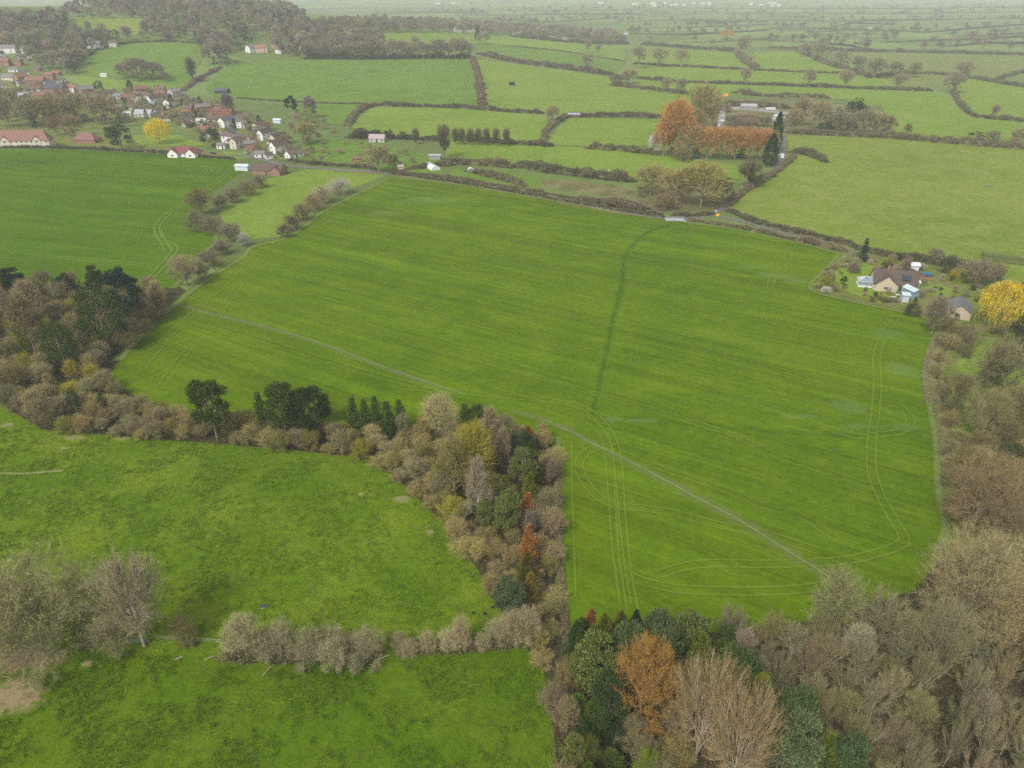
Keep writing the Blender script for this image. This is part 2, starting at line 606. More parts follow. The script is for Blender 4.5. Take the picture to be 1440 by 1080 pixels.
# mid-distance pastures (traced boundaries, nearest first)
for poly, k in (
    ([(630, 198), (700, 202), (777, 206), (820, 208), (930, 218), (1035, 232), (1040, 252), (900, 255), (800, 246), (690, 232), (620, 222)], 'past'),
    ([(760, 252), (830, 256), (890, 264), (895, 284), (820, 272), (760, 262)], 'rough'),
    ([(640, 238), (700, 238), (760, 250), (760, 265), (680, 258), (625, 248)], 'mid'),
    ([(896, 262), (1030, 255), (1018, 296), (930, 300), (895, 284)], 'rough'),
    ([(430, 195), (520, 200), (620, 222), (625, 246), (545, 240), (470, 235), (420, 222)], 'mid'),
    ([(497, 175), (520, 153), (610, 151), (700, 157), (770, 165), (768, 196), (700, 201), (572, 194), (492, 191)], 'past'),
    ([(774, 196), (785, 178), (800, 166), (930, 168), (920, 205), (830, 206), (777, 204)], 'past'),
    ([(673, 84), (720, 90), (795, 99), (862, 110), (965, 134), (990, 150), (930, 163), (830, 160), (762, 159), (678, 152), (675, 125), (670, 100)], 'past'),
    ([(290, 125), (310, 100), (340, 88), (430, 84), (540, 83), (662, 83), (670, 100), (675, 125), (677, 150), (610, 149), (530, 147), (420, 144), (330, 138), (300, 135)], 'mid'),
    ([(410, 145), (530, 148), (500, 160), (490, 176), (440, 172), (412, 162)], 'mid'),
    ([(535, 48), (600, 46), (720, 52), (790, 56), (870, 65), (880, 86), (795, 73), (720, 64), (680, 62), (540, 62)], 'past'),
    ([(672, 62), (720, 66), (795, 75), (880, 88), (866, 104), (795, 94), (720, 85), (672, 75)], 'mid'),
    ([(895, 70), (990, 72), (1035, 75), (1058, 97), (960, 92), (890, 88)], 'past'),
    ([(893, 92), (960, 95), (1080, 100), (1210, 106), (1330, 127), (1160, 121), (1050, 117), (960, 114), (895, 109)], 'past'),
    ([(893, 112), (1000, 118), (1160, 124), (1310, 129), (1350, 152), (1370, 165), (1440, 172), (1560, 180), (1560, 214), (1440, 206), (1350, 200), (1260, 191), (1230, 165), (1190, 140), (1000, 132), (880, 121)], 'past'),
    ([(1345, 128), (1352, 108), (1380, 113), (1440, 123), (1560, 130), (1560, 178), (1440, 169), (1370, 162), (1350, 148)], 'past'),
    ([(1180, 74), (1230, 73), (1440, 79), (1560, 84), (1560, 98), (1440, 100), (1400, 111), (1352, 106), (1290, 101), (1215, 98), (1190, 86)], 'oli'),
    ([(1060, 72), (1120, 73), (1165, 92), (1205, 101), (1080, 99), (1064, 96)], 'past'),
    ([(1245, 111), (1300, 103), (1345, 108), (1340, 126), (1265, 124)], 'oli'),
    ([(108, 106), (126, 79), (141, 69), (171, 62), (220, 59), (282, 61), (286, 80), (268, 112), (258, 124), (235, 118), (160, 111)], 'mid'),
    ([(107, 107), (160, 112), (235, 119), (256, 126), (225, 127), (150, 130), (120, 125)], 'past'),
    ([(96, 40), (105, 28), (200, 25), (196, 48), (175, 52), (100, 48)], 'yel'),
    ([(240, 140), (320, 140), (335, 152), (300, 158), (255, 150)], 'rough'),
    ([(0, 200), (20, 190), (140, 190), (200, 200), (330, 218), (330, 224), (200, 214), (90, 209), (0, 209)], 'gard'),
    ([(-30, 95), (60, 100), (130, 125), (240, 128), (300, 150), (370, 172), (420, 212), (400, 226), (345, 213), (290, 203), (235, 172), (150, 180), (60, 188), (-30, 190)], 'gard'),
    ([(310, 213), (345, 215), (350, 222), (330, 224)], 'past'),
    ([(180, 190), (250, 190), (290, 205), (200, 206)], 'past'),
    ([(1140, 408), (1160, 380), (1192, 358), (1230, 358), (1290, 368), (1380, 382), (1440, 402), (1500, 430), (1440, 442), (1360, 456), (1324, 461), (1300, 447), (1260, 438), (1200, 425)], 'gard'),
    ([(1164, 388), (1195, 370), (1215, 366), (1236, 380), (1232, 408), (1255, 418), (1240, 426), (1196, 412)], 'past'),
    ([(1290, 398), (1320, 400), (1345, 408), (1330, 420), (1300, 412)], 'past'),
    ([(1330, 560), (1350, 500), (1400, 475), (1440, 490), (1440, 560), (1380, 600), (1345, 640)], 'past'),
    ([(1100, 190), (1110, 140), (1240, 150), (1262, 190)], 'rough'),
    ([(985, 140), (1105, 138), (1104, 185), (990, 186)], 'rough'),
):
    field('field', poly, MF[k], .035 if poly[0][1] > 200 else .16)

# ------------------------------------------------------------------ tracks, paths, lanes
M_TRACK = field_mat('wheel_track', G_CROP, .3, .25, ((.20, .26, .045), .38, 'ribbon', 1.6))
M_TRACKF = field_mat('faint_wheel_track', G_CROP, .3, .25, ((.19, .25, .04), .42, 'ribbon', .8))
M_TRACK2 = field_mat('second_wheel_track', G_CROP2, .3, .25, ((.19, .27, .055), .55, 'ribbon', 1.2))
M_DRAIN = field_mat('damp_strip', G_CROP, .35, .25, ((.034, .092, .006), .62, 'ribbon', .5))
M_DAMP = field_mat('faint_damp_strip', G_CROP, .35, .25, ((.035, .095, .006), .42, 'ribbon', .35))
M_BAREH = field_mat('thin_crop', G_CROP, .3, .25, ((.14, .155, .055), .6, 'ribbon', .4))
M_PATH = field_mat('trodden_path', G_CROP, .3, .25, ((.30, .29, .19), .62, 'ribbon', 1.5))
M_PALE = field_mat('pale_crop', G_CROP, .3, .25, ((.14, .20, .075), .38, 'patch', 1.1))
M_DARK = field_mat('lush_crop', G_CROP, .3, .25, ((.040, .125, .008), .7, 'patch', .15))
M_EDGE = field_mat('grass_margin', G_CROP, .5, .4, ((.17, .20, .07), .85, 'ribbon', .5))
M_EDGE2 = field_mat('grass_margin_left', G_CROP2, .5, .4, ((.16, .19, .07), .8, 'ribbon', .5))
M_SOIL = field_mat('bare_soil', G_MEAD2, .6, .4, ((.30, .22, .13), .9, 'patch', .9))
M_SOIL1 = field_mat('bare_soil_upper', G_MEAD, .6, .4, ((.27, .225, .12), .75, 'patch', 1.3))
M_DRY1 = field_mat('dry_grass', G_MEAD, .6, .4, ((.19, .225, .06), .7, 'patch', .35))
M_DRYP = field_mat('dry_pasture', G_YEL, .6, .4, ((.32, .29, .14), .75, 'patch', .2))
M_RUT = field_mat('meadow_path', G_MEAD, .5, .4, ((.27, .25, .12), .75, 'ribbon', .5))


def tram(pts, gap=1.9, w=.75, mat=None, off=.05):
    c = line_px(pts, 2.0)
    n = len(c)
    for s in (-1, 1):
        q = []
        for i, p in enumerate(c):
            d = c[min(i + 1, n - 1)] - c[max(i - 1, 0)]
            d.z = 0
            d.normalize()
            q.append(p + Vector((-d.y, d.x, 0)) * (s * gap / 2))
        ribbon('wheel_track', q, w, mat or M_TRACK, off, world=True)


ribbon('damp_strip', [(948, 314), (915, 325), (892, 342), (879, 362), (876, 390), (870, 420), (862, 450), (855, 485), (846, 525), (838, 560), (833, 588)], 4.6, M_DRAIN, .04, w2=2.8)
ribbon('damp_strip', [(880, 352), (930, 362), (1000, 374), (1060, 386), (1110, 398)], 5, M_DAMP, .041)
ribbon('damp_strip', [(845, 588), (900, 590), (980, 598), (1080, 606), (1180, 612), (1290, 605)], 4.5, M_DAMP, .042)
ribbon('thin_crop_strip', [(250, 428), (380, 462), (460, 487), (540, 517), (640, 553)], 4.5, M_BAREH, .043, w2=3.5)
ribbon('thin_crop_strip', [(720, 577), (785, 598), (870, 643), (920, 668), (980, 700), (1040, 732), (1100, 770), (1150, 802), (1210, 840)], 3.2, M_BAREH, .043, w2=7)
for x, y, a, b2 in ((862, 590, 9, 4), (905, 592, 12, 3), (1190, 572, 14, 9), (1215, 600, 16, 4), (1092, 388, 24, 10), (1060, 376, 20, 6), (1120, 395, 14, 8), (600, 282, 40, 16), (540, 300, 22, 14), (1270, 520, 12, 14), (1250, 470, 16, 10),
                    (1275, 600, 10, 5), (1130, 585, 14, 3)):
    patch('pale_crop_patch', x, y, a, b2, M_PALE, .047, 3)
# tramlines across the crop
for pts in (
    [(352, 374), (470, 402), (560, 425), (720, 470), (845, 497), (927, 517), (990, 538), (1080, 571), (1180, 608), (1222, 613)],
    [(330, 420), (385, 432), (510, 461), (635, 495), (720, 520), (780, 537), (860, 560), (945, 585), (1032, 612), (1080, 636), (1167, 665), (1225, 684)],
    [(440, 336), (535, 357), (610, 375), (720, 402), (830, 428), (945, 456), (1080, 490), (1220, 528)],
    [(420, 352), (500, 372), (610, 397), (720, 426), (827, 450), (945, 480), (1080, 516), (1226, 560)],
    [(485, 312), (585, 335), (720, 366), (860, 397), (970, 422), (1080, 447), (1230, 482)],
    [(500, 296), (600, 312), (720, 337), (850, 362), (980, 388), (1100, 412)],
    [(530, 272), (640, 288), (760, 308), (880, 332), (1000, 352), (1110, 372)],
    [(300, 458), (360, 475), (460, 507), (560, 536), (640, 550)],
    [(870, 634), (895, 646), (995, 680), (1080, 713), (1130, 727), (1180, 760), (1210, 769)],
):
    tram(pts, 1.9, .55, M_TRACKF)
# headland turns
for pts in (
    [(548, 256), (500, 285), (470, 310), (430, 333), (382, 352), (352, 385), (328, 413), (300, 455), (265, 492), (225, 545)],
    [(535, 258), (480, 290), (440, 318), (400, 338), (362, 350), (330, 385), (290, 425), (240, 470), (200, 520)],
    [(1262, 445), (1243, 472), (1233, 500), (1234, 540), (1231, 580), (1226, 620), (1226, 660), (1238, 697), (1258, 733), (1272, 758), (1262, 768), (1225, 780), (1180, 789), (1080, 793), (1000, 792), (960, 797), (925, 808)],
    [(720, 559), (770, 563), (820, 574), (845, 592), (860, 614), (868, 645), (871, 690), (874, 740), (880, 800), (890, 858)],
    [(820, 585), (850, 612), (857, 650), (862, 700), (866, 750), (872, 800), (880, 850)],
    [(868, 628), (835, 630), (816, 645), (815, 662), (835, 693), (865, 711), (900, 714), (950, 722), (1010, 738), (1080, 752), (1150, 775)],
    [(870, 795), (890, 812), (930, 824), (980, 830), (1080, 831), (1150, 825), (1200, 812)],
    [(1100, 345), (1118, 362), (1100, 380), (1083, 398), (1092, 415), (1130, 428)],
    [(1231, 565), (1262, 570), (1280, 590), (1268, 606), (1228, 612)],
    [(560, 545), (640, 551), (720, 559)],
    [(798, 620), (798, 680), (800, 760), (802, 840)],
):
    tram(pts, 2.0, .66, M_TRACK, .055)
for pts in ([(285, 272), (262, 283), (235, 302), (221, 320), (226, 336), (246, 348), (240, 360), (226, 376), (206, 398)],
            [(221, 322), (230, 340), (236, 352)], [(0, 366), (60, 362), (120, 365), (215, 374)], [(285, 232), (295, 240), (288, 246)], [(330, 235), (310, 252), (285, 272)]):
    tram(pts, 2.4, 1.1, M_TRACK2)
ribbon('footpath', [(244, 428), (300, 443), (380, 461), (460, 486), (540, 516), (600, 537), (655, 555)], .5, M_PATH, .06, step=1.0)
ribbon('footpath', [(768, 592), (800, 606), (830, 622), (870, 641), (920, 667), (980, 700), (1040, 732), (1100, 770), (1150, 801), (1200, 832), (1228, 848)], .6, M_PATH, .06, step=1.0)
# pale grass margins round the crop
for pts, w in (([(165, 508), (200, 472), (238, 435), (268, 410), (300, 387), (340, 362), (358, 346), (408, 332), (460, 294), (522, 263), (548, 250)], 3.5), ([(548, 250), (620, 256), (700, 268), (800, 284), (900, 301), (960, 312), (1040, 324), (1120, 341), (1180, 357)], 2.5),
               ([(1180, 357), (1163, 376), (1140, 406), (1200, 424), (1260, 437), (1300, 446), (1322, 461), (1310, 482), (1302, 520), (1308, 570), (1317, 630), (1320, 690), (1330, 745), (1322, 780)], 2.4), ([(785, 615), (784, 650), (785, 700), (787, 780), (789, 860)], 2.0)):
    ribbon('grass_margin', pts, w, M_EDGE, .052)
ribbon('grass_margin', [(245, 405), (280, 360), (304, 337), (282, 305), (278, 298)], 3.5, M_EDGE2, .052)
# meadows: worn paths, bare earth, drier grass
ribbon('meadow_path', [(-60, 668), (0, 666), (40, 666), (90, 662)], 1.2, M_RUT, .05)
for x, y, a, b2 in ((18, 978, 13, 10), (35, 926, 18, 7), (122, 934, 2.4, 2.2), (-10, 1000, 6, 5)):
    patch('bare_soil_patch', x, y, a, b2, M_SOIL, .06, 1)
for x, y, a, b2 in ((565, 702, 5, 4), (605, 748, 2.4, 2.4), (105, 616, 9, 3), (170, 617, 5, 2), (508, 695, 1.6, 1.5), (92, 630, 4, 1.6), (10, 598, 5, 3)):
    patch('bare_soil_patch', x, y, a, b2, M_SOIL1, .06, 2)
M_VERGE = field_mat('verge', G_ROUGH, .6, .5)
ribbon('verge', [(470, 240), (545, 245), (640, 258), (720, 271), (800, 286), (880, 300), (940, 307), (1000, 312), (1060, 322), (1120, 335), (1182, 352), (1230, 362)], 5, M_VERGE, .04)
LANE = [(330, 218), (360, 222), (400, 232), (440, 236), (480, 239), (545, 243), (640, 255), (720, 268), (800, 283), (880, 298), (945, 307), (990, 304), (1018, 293), (1030, 280), (1050, 264), (1078, 248), (1094, 232), (1100, 215), (1101, 195), (1100, 172), (1085, 160)]
ribbon('lane', LANE, 4.2, M_ROAD, .075)
ribbon('lane', [(1000, 303), (1030, 308), (1075, 320), (1120, 332), (1182, 348), (1200, 353)], 3.2, M_ROAD, .08)
ribbon('lane', [(360, 222), (352, 205), (330, 186), (300, 168), (272, 152), (258, 138), (262, 126), (285, 112), (300, 100)], 4.5, M_ROAD, .2)
ribbon('lane', [(300, 168), (250, 160), (200, 148), (140, 140), (60, 134), (0, 125)], 4.5, M_ROAD, .2)
M_YARD = plain('yard_hardstanding', (.30, .285, .255), .9, .1, 0, .25, .1)
ribbon('farm_track', [(1000, 152), (1060, 154), (1112, 160)], 16, M_YARD, .18)
ribbon('farm_track', [(1012, 182), (1014, 170), (1016, 156)], 5, M_YARD, .185)
M_WATER, nt_, b_w = new_mat('still_water')
b_w.inputs['Base Color'].default_value = (.06, .065, .05, 1)
b_w.inputs['Roughness'].default_value = .08
b_w.inputs['Specular IOR Level'].default_value = .5
ribbon('stream', [(1345, 470), (1325, 500), (1318, 530), (1330, 580), (1338, 620), (1336, 640)], .6, M_WATER, .06)
ribbon('stream', [(795, 209), (812, 219), (822, 227), (845, 232), (858, 242)], 1.6, M_WATER, .06)
patch('puddle', 371, 853, 2.6, 1.1, M_WATER, .075, 9)
M_BANK = field_mat('stream_bank', G_ROUGH, .6, .5, ((.22, .21, .09), .5, 'ribbon', .6))
ribbon('stream_bank', [(1335, 465), (1318, 490), (1310, 525), (1322, 580), (1329, 625), (1328, 650)], 2.2, M_BANK, .045)
# ------------------------------------------------------------------ plants: prototype meshes
def unit(v):
    return v / np.maximum(np.linalg.norm(v, axis=-1, keepdims=True), 1e-9)


def slivers(P0, P1, w, rng):
    """thin tapering blades from P0 to P1"""
    n = len(P0)
    d = unit(P1 - P0)
    a = unit(np.cross(d, rng.normal(size=(n, 3))))
    w = np.broadcast_to(np.asarray(w, dtype=float), (n,))[:, None]
    v = np.empty((n, 3, 3))
    v[:, 0], v[:, 1], v[:, 2] = P0 + a * w / 2, P0 - a * w / 2, P1
    return v.reshape(-1, 3), np.arange(n * 3).reshape(-1, 3)


def flakes(P, s, rng, flat=0.0):
    """small triangles of size s at P, turned every way"""
    n = len(P)
    a = unit(rng.normal(size=(n, 3)) * np.array([1, 1, 1 - flat]))
    b = unit(np.cross(a, rng.normal(size=(n, 3)) * np.array([1, 1, 1 - flat]) + np.array([0, 0, flat])))
    s = np.broadcast_to(np.asarray(s, dtype=float), (n,))[:, None]
    v = np.empty((n, 3, 3))
    v[:, 0], v[:, 1], v[:, 2] = P + a * s * .6, P - a * s * .4 + b * s * .45, P - a * s * .4 - b * s * .45
    return v.reshape(-1, 3), np.arange(n * 3).reshape(-1, 3)


class Tri:
    def __init__(s): s.v, s.t, s.n = [], [], 0

    def add(s, vt):
        v, t = vt
        s.v.append(np.asarray(v, float))
        s.t.append(np.asarray(t) + s.n)
        s.n += len(v)

    def tube(s, path, radii, sides=4):
        path = np.asarray(path, float)
        n = len(path)
        d = unit(np.gradient(path, axis=0))
        ref = np.array([.37, .61, .1])
        a = unit(np.cross(d, ref))
        b = np.cross(d, a)
        th = np.arange(sides) * 2 * PI / sides
        ring = path[:, None, :] + np.asarray(radii)[:, None, None] * (a[:, None, :] * np.cos(th)[None, :, None] + b[:, None, :] * np.sin(th)[None, :, None])
        v = ring.reshape(-1, 3)
        t = []
        for i in range(n - 1):
            for k in range(sides):
                p, q = i * sides + k, i * sides + (k + 1) % sides
                t += [(p, q, q + sides), (p, q + sides, p + sides)]
        s.add((v, np.array(t)))

    def out(s): return np.concatenate(s.v), np.concatenate(s.t)


def bez(a, c, b, n):
    t = np.linspace(0, 1, n)[:, None]
    return (1 - t) ** 2 * a + 2 * t * (1 - t) * c + t * t * b


# lod: (limbs, branches per limb, twigs, twig width, tube sides)
LOD = {'fan': (17, 7, 3300, .0042, 4), 'fanbig': (24, 12, 8500, .0026, 5), 'big': (24, 11, 15000, .0021, 5), 'near': (13, 7, 4800, .0048, 4), 'tiny': (0, 0, 170, .055, 3), 'mid': (9, 4, 2800, .010, 3), 'far': (6, 3, 800, .022, 3)}
STYLE = {   # crown centre, radii, fork height, upward pull, twig length, outward scatter
    'round': dict(c=.60, rx=.40, rz=.40, fork=(.14, .36), up=.45, tl=(.07, .15), sc=.55, el=(-.35, 1.45)),
    'fan': dict(c=.64, rx=.42, rz=.38, fork=(.08, .32), up=1.3, tl=(.08, .2), sc=.32, el=(.05, 1.5)),
    'wide': dict(c=.58, rx=.46, rz=.38, fork=(.12, .3), up=.3, tl=(.06, .13), sc=.7, el=(-.3, 1.35)),
    'column': dict(c=.54, rx=.30, rz=.46, fork=(.06, .5), up=1.3, tl=(.07, .15), sc=.4, el=(-1.0, 1.5)),
    'shrub': dict(c=.42, rx=.48, rz=.55, fork=(.0, .05), up=.5, tl=(.08, .18), sc=.55, el=(-.25, 1.5)),
    'birch': dict(c=.56, rx=.26, rz=.44, fork=(.18, .7), up=.7, tl=(.08, .16), sc=.5, el=(-.8, 1.4)),
}


def bare_tree(seed, style, lod):
    """(limb mesh, twig mesh) of a leafless tree one unit high"""
    rng = np.random.default_rng(seed)
    S = STYLE[style]
    n1, n2, nt, tw, sides = LOD[{'near': 'fan', 'big': 'fanbig'}.get(lod, lod) if style == 'fan' else lod]
    C = np.array([0, 0, S['c']])
    rad = np.array([S['rx'], S['rx'], S['rz']])
    T, K = Tri(), Tri()
    lean = rng.normal(size=2) * .03
    trunk_r = .016 if style != 'shrub' else .008
    top = S['c'] + (.1 if style not in ('birch', 'column') else .34)
    if style != 'shrub':
        zs = np.linspace(0, top, 6)
        tp = np.stack([lean[0] * zs + .01 * np.sin(zs * 9 + seed), lean[1] * zs + .01 * np.cos(zs * 7 + seed), zs], 1)
        T.tube(tp, trunk_r * np.linspace(1.25, .35, 6), max(sides, 4))
    else:
        tp = np.zeros((2, 3))
    paths = []
    for k in range(n1):
        az = k * 2.399 + rng.normal() * .35
        e0, e1 = S['el']
        el = e0 + (e1 - e0) * ((k + .5) / n1) ** .8 + rng.normal() * .1
        end = C + rad * np.array([math.cos(el) * math.cos(az), math.cos(el) * math.sin(az), math.sin(el)]) * rng.uniform(.62, .98)
        h0 = rng.uniform(*S['fork']) if style not in ('birch', 'column') else S['fork'][0] + (top - S['fork'][0]) * (k / n1) * .8
        st = np.array([lean[0] * h0, lean[1] * h0, h0])
        if style == 'shrub': st = np.array([*(rng.normal(size=2) * .06), 0])
        L = np.linalg.norm(end - st)
        ctl = st + (end - st) * .45 + np.array([0, 0, -.10 * L if S['up'] < .6 and style != 'shrub' else -.02 * L]) + rng.normal(size=3) * .05 * L
        p = bez(st, ctl, end, 6)
        r0 = trunk_r * rng.uniform(.42, .65)
        T.tube(p, r0 * np.linspace(1, .22, 6), sides)
        paths.append((p, 2.0))
        for j in range(n2):
            t = rng.uniform(.35, .98)
            b0 = p[int(t * 5)]
            od = unit(b0 - np.array([0, 0, S['c'] - .42 * S['rz'] - .08]))
            d = unit(od + np.array([0, 0, S['up'] * .5]) + rng.normal(size=3) * S['sc'])
            e = b0 + d * rng.uniform(.10, .24)
            q = (e - C) / rad
            ql = np.linalg.norm(q)
            if ql > 1.04: e = C + rad * q / ql * 1.04
            bp = bez(b0, (b0 + e) / 2 + rng.normal(size=3) * .02, e, 4)
            T.tube(bp, trunk_r * (.30 if style == 'fan' else .22) * np.linspace(1, .35, 4), 3)
            paths.append((bp, 4.0))
    if not paths: paths = [(np.array([[0, 0, .1], [0, 0, .5]]), 1.0)]
    wts = np.array([w for _, w in paths])
    pick = rng.choice(len(paths), nt, p=wts / wts.sum())
    tt = rng.uniform(.3, 1, nt)
    P = np.empty((nt, 3))
    for i in range(nt):
        pa = paths[pick[i]][0]
        f = tt[i] * (len(pa) - 1)
        a = min(int(f), len(pa) - 2)
        P[i] = pa[a] + (pa[a + 1] - pa[a]) * (f - a)
    if lod == 'far': P += rng.normal(size=(nt, 3)) * .035
    elif lod == 'mid': P += rng.normal(size=(nt, 3)) * .018
    nf = int(nt * {'big': .2, 'near': .22, 'mid': .5, 'far': .6, 'tiny': 1}[lod] * (0 if style == 'fan' and lod == 'near' else 1))
    sh = unit(rng.normal(size=(nf, 3)))
    sh[:, 2] = np.where(sh[:, 2] < -.35, -sh[:, 2], sh[:, 2])
    lump = 1 + .14 * np.sin(sh[:, 0] * 6 + seed) * np.cos(sh[:, 1] * 5) + .10 * np.sin(sh[:, 2] * 11 + sh[:, 0] * 9)
    P[:nf] = C + sh * rad * (.88 * lump * rng.random(nf) ** .3)[:, None]
    od = unit(P - np.array([0, 0, S['c'] - .45 * S['rz']]))
    d = unit(od * .8 + np.array([0, 0, S['up'] * .55]) + rng.normal(size=(nt, 3)) * S['sc'])
    L = rng.uniform(*S['tl'], nt) * {'near': 1.0, 'big': .55}.get(lod, 1.15)
    e = P + d * L[:, None]
    ok = (P[:, 2] > .03) | (style == 'shrub')
    P, e, L = P[ok], e[ok], L[ok]
    e[:, 2] = np.maximum(e[:, 2], .01)
    K.add(slivers(P, e, tw * rng.uniform(.6, 1.3, len(P)), rng))
    if lod in ('near', 'big'):      # side shoots
        m = len(P)
        t = rng.uniform(.3, .8, m)[:, None]
        b0 = P + (e - P) * t
        b1 = b0 + unit(e - P + rng.normal(size=(m, 3)) * .8 * L[:, None]) * (L * .5)[:, None]
        K.add(slivers(b0, b1, tw * .75, rng))
    return T.out(), K.out()


def clump_points(rng, K, c, rx, rz, lo=-.2, bias=.45):
    P = []
    while len(P) < K:
        v = rng.normal(size=3)
        v /= np.linalg.norm(v)
        if v[2] < lo and rng.random() < .8: continue
        P.append(np.array([0, 0, c]) + v * rng.uniform(.35, 1) ** bias * np.array([rx, rx, rz]))
    return np.array(P)


def pine(seed, lod):
    rng = np.random.default_rng(seed)
    T, K = Tri(), Tri()
    zs = np.linspace(0, .9, 5)
    T.tube(np.stack([.015 * np.sin(zs * 5 + seed), .015 * np.cos(zs * 4), zs], 1), .016 * np.linspace(1.2, .3, 5), 5)
    nc, per, w = {'near': (46, 120, .013), 'mid': (26, 60, .026), 'far': (12, 26, .05)}[lod]
    cp = clump_points(rng, nc, .57, .34, .40, -.5)
    for p in cp:
        r = rng.uniform(.075, .125)
        T.tube(bez(np.array([0, 0, max(p[2] - .15, .15)]), np.array([p[0] * .5, p[1] * .5, p[2] - .06]), p, 4), .006 * np.linspace(1, .3, 4), 3)
        d = unit(rng.normal(size=(per, 3)))
        q = p + d * np.array([1, 1, .62]) * r * (rng.random((per, 1)) ** .4)
        q[:, 2] += .02
        dd = unit(d * .7 + np.array([0, 0, .7]) + rng.normal(size=(per, 3)) * .4)
        K.add(slivers(q, q + dd * rng.uniform(.028, .055, (per, 1)), w * 1.25, rng))
        K.add(flakes(q, w * 1.7, rng))
    return T.out(), K.out()


def spruce(seed, lod):
    rng = np.random.default_rng(seed)
    T, K = Tri(), Tri()
    T.tube([(0, 0, 0), (0, 0, .5), (0, 0, .98)], [.016, .01, .002], 5)
    lv, nb, ns, w = {'near': (13, 9, 24, .011), 'mid': (10, 8, 10, .024), 'far': (7, 6, 5, .05)}[lod]
    for i in range(lv):
        z = .07 + .9 * i / lv
        r = .30 * (1 - z) ** .85 + .015
        for k in range(nb):
            az = 2 * PI * (k / nb) + i * .7 + rng.normal() * .15
            rr = r * rng.uniform(.5, 1.3)
            d = np.array([math.cos(az), math.sin(az), -.22 + .5 * z])
            side = np.array([-math.sin(az), math.cos(az), 0])
            t = rng.uniform(.08, 1, ns)[:, None]
            P = np.array([0, 0, z]) + d * rr * t + rng.normal(size=(ns, 3)) * .008
            P[:, 2] += .03 * (t[:, 0] ** 2)
            sg = np.where(rng.random(ns) < .5, -1, 1)[:, None]
            e = P + (d * .6 + side * sg * rng.uniform(.3, 1, (ns, 1)) + np.array([0, 0, -.25]) + rng.normal(size=(ns, 3)) * .2) * (.035 + .05 * r / .3)
            K.add(slivers(P, e, w * 1.6, rng))
            K.add(flakes(P, w * 1.5, rng))
    return T.out(), K.out()


def cypress(seed, lod):
    """dense flame-shaped conifer"""
    rng = np.random.default_rng(seed)
    T, K = Tri(), Tri()
    T.tube([(0, 0, 0), (0, 0, .5), (0, 0, .95)], [.02, .012, .003], 5)
    nn, w = {'near': (3600, .013), 'mid': (1100, .026), 'far': (260, .055)}[lod]
    z = rng.random(nn) ** .9
    prof = .24 * np.sin(np.clip(z, 0, 1) ** .55 * PI) ** .8 + .02
    az = rng.random(nn) * 2 * PI
    lump = 1 + .22 * np.sin(az * 3 + z * 17 + seed) + .12 * np.sin(az * 7 - z * 31)
    r = prof * lump * rng.uniform(.6, 1.0, nn)
    P = np.stack([r * np.cos(az), r * np.sin(az), z * .94 + .02], 1)
    d = unit(np.stack([np.cos(az) * .7, np.sin(az) * .7, np.full(nn, .9)], 1) + rng.normal(size=(nn, 3)) * .35)
    K.add(slivers(P, P + d * rng.uniform(.03, .07, (nn, 1)), w * 1.3, rng))
    K.add(flakes(P, w * 1.5, rng))
    return T.out(), K.out()


def evergreen(seed, lod):
    """broad-leaved evergreen: heaped domes of leaves"""
    rng = np.random.default_rng(seed)
    T, K = Tri(), Tri()
    T.tube([(0, 0, 0), (.01, 0, .3), (0, .01, .7)], [.022, .016, .006], 5)
    nc, per, w = {'near': (40, 170, .020), 'mid': (22, 80, .036), 'far': (11, 34, .07)}[lod]
    for p in clump_points(rng, nc, .5, .37, .40, -.75):
        T.tube(bez(np.array([0, 0, max(p[2] - .2, .1)]), p * .5 + np.array([0, 0, .1]), p, 3), [.006, .004, .002], 3)
        r = rng.uniform(.10, .16)
        q = p + unit(rng.normal(size=(per, 3))) * r * rng.random((per, 1)) ** .3 * np.array([1, 1, .8])
        q[:, 2] = np.maximum(q[:, 2], .01)
        K.add(flakes(q, w * rng.uniform(.7, 1.4, per), rng))
    return T.out(), K.out()


def weeping(seed, lod):
    rng = np.random.default_rng(seed)
    (tv, tt), _ = bare_tree(seed, 'wide', 'mid')
    T, K = Tri(), Tri()
    T.add((tv * np.array([.8, .8, 1]), tt))
    nn, w, seg = {'near': (900, .011, 6), 'mid': (420, .02, 5), 'far': (150, .04, 4)}[lod]
    for s0 in clump_points(rng, nn, .55, .42, .42, -.1, .35):
        p = s0.copy()
        L = rng.uniform(.15, .42) / seg
        out = np.array([s0[0], s0[1], 0]) * .35
        P = [p.copy()]
        for k in range(seg):
            d = unit(out * (1 - k / seg) * 2 + np.array([0, 0, .25 - k * .35]) + rng.normal(size=3) * .12)
            p = p + d * L
            if p[2] < .03: break
            P.append(p.copy())
        P = np.array(P)
        if len(P) > 1:
            K.add(slivers(P[:-1] - (P[1:] - P[:-1]) * .3, P[1:], w, rng))
            K.add(flakes(P, w * 1.1, rng))
    return T.out(), K.out()


def ivy_tree(seed, lod):
    """bare tree whose trunk and limbs are clothed with ivy"""
    rng = np.random.default_rng(seed)
    (tv, tt), (kv, kt) = bare_tree(seed, 'round', lod)
    K = Tri()
    K.add((kv, kt))
    nn, w = {'near': (2600, .022), 'mid': (900, .04), 'far': (260, .075)}[lod]
    c = tt[rng.integers(0, len(tt), nn)]
    P = tv[c].mean(axis=1)
    P = P[P[:, 2] < .75] + rng.normal(size=(int((P[:, 2] < .75).sum()), 3)) * .03
    P[:, 2] = np.maximum(P[:, 2], .01)
    I = Tri()
    I.add(flakes(P, w, rng))
    return (tv, tt), K.out(), I.out()


PROTO = {}


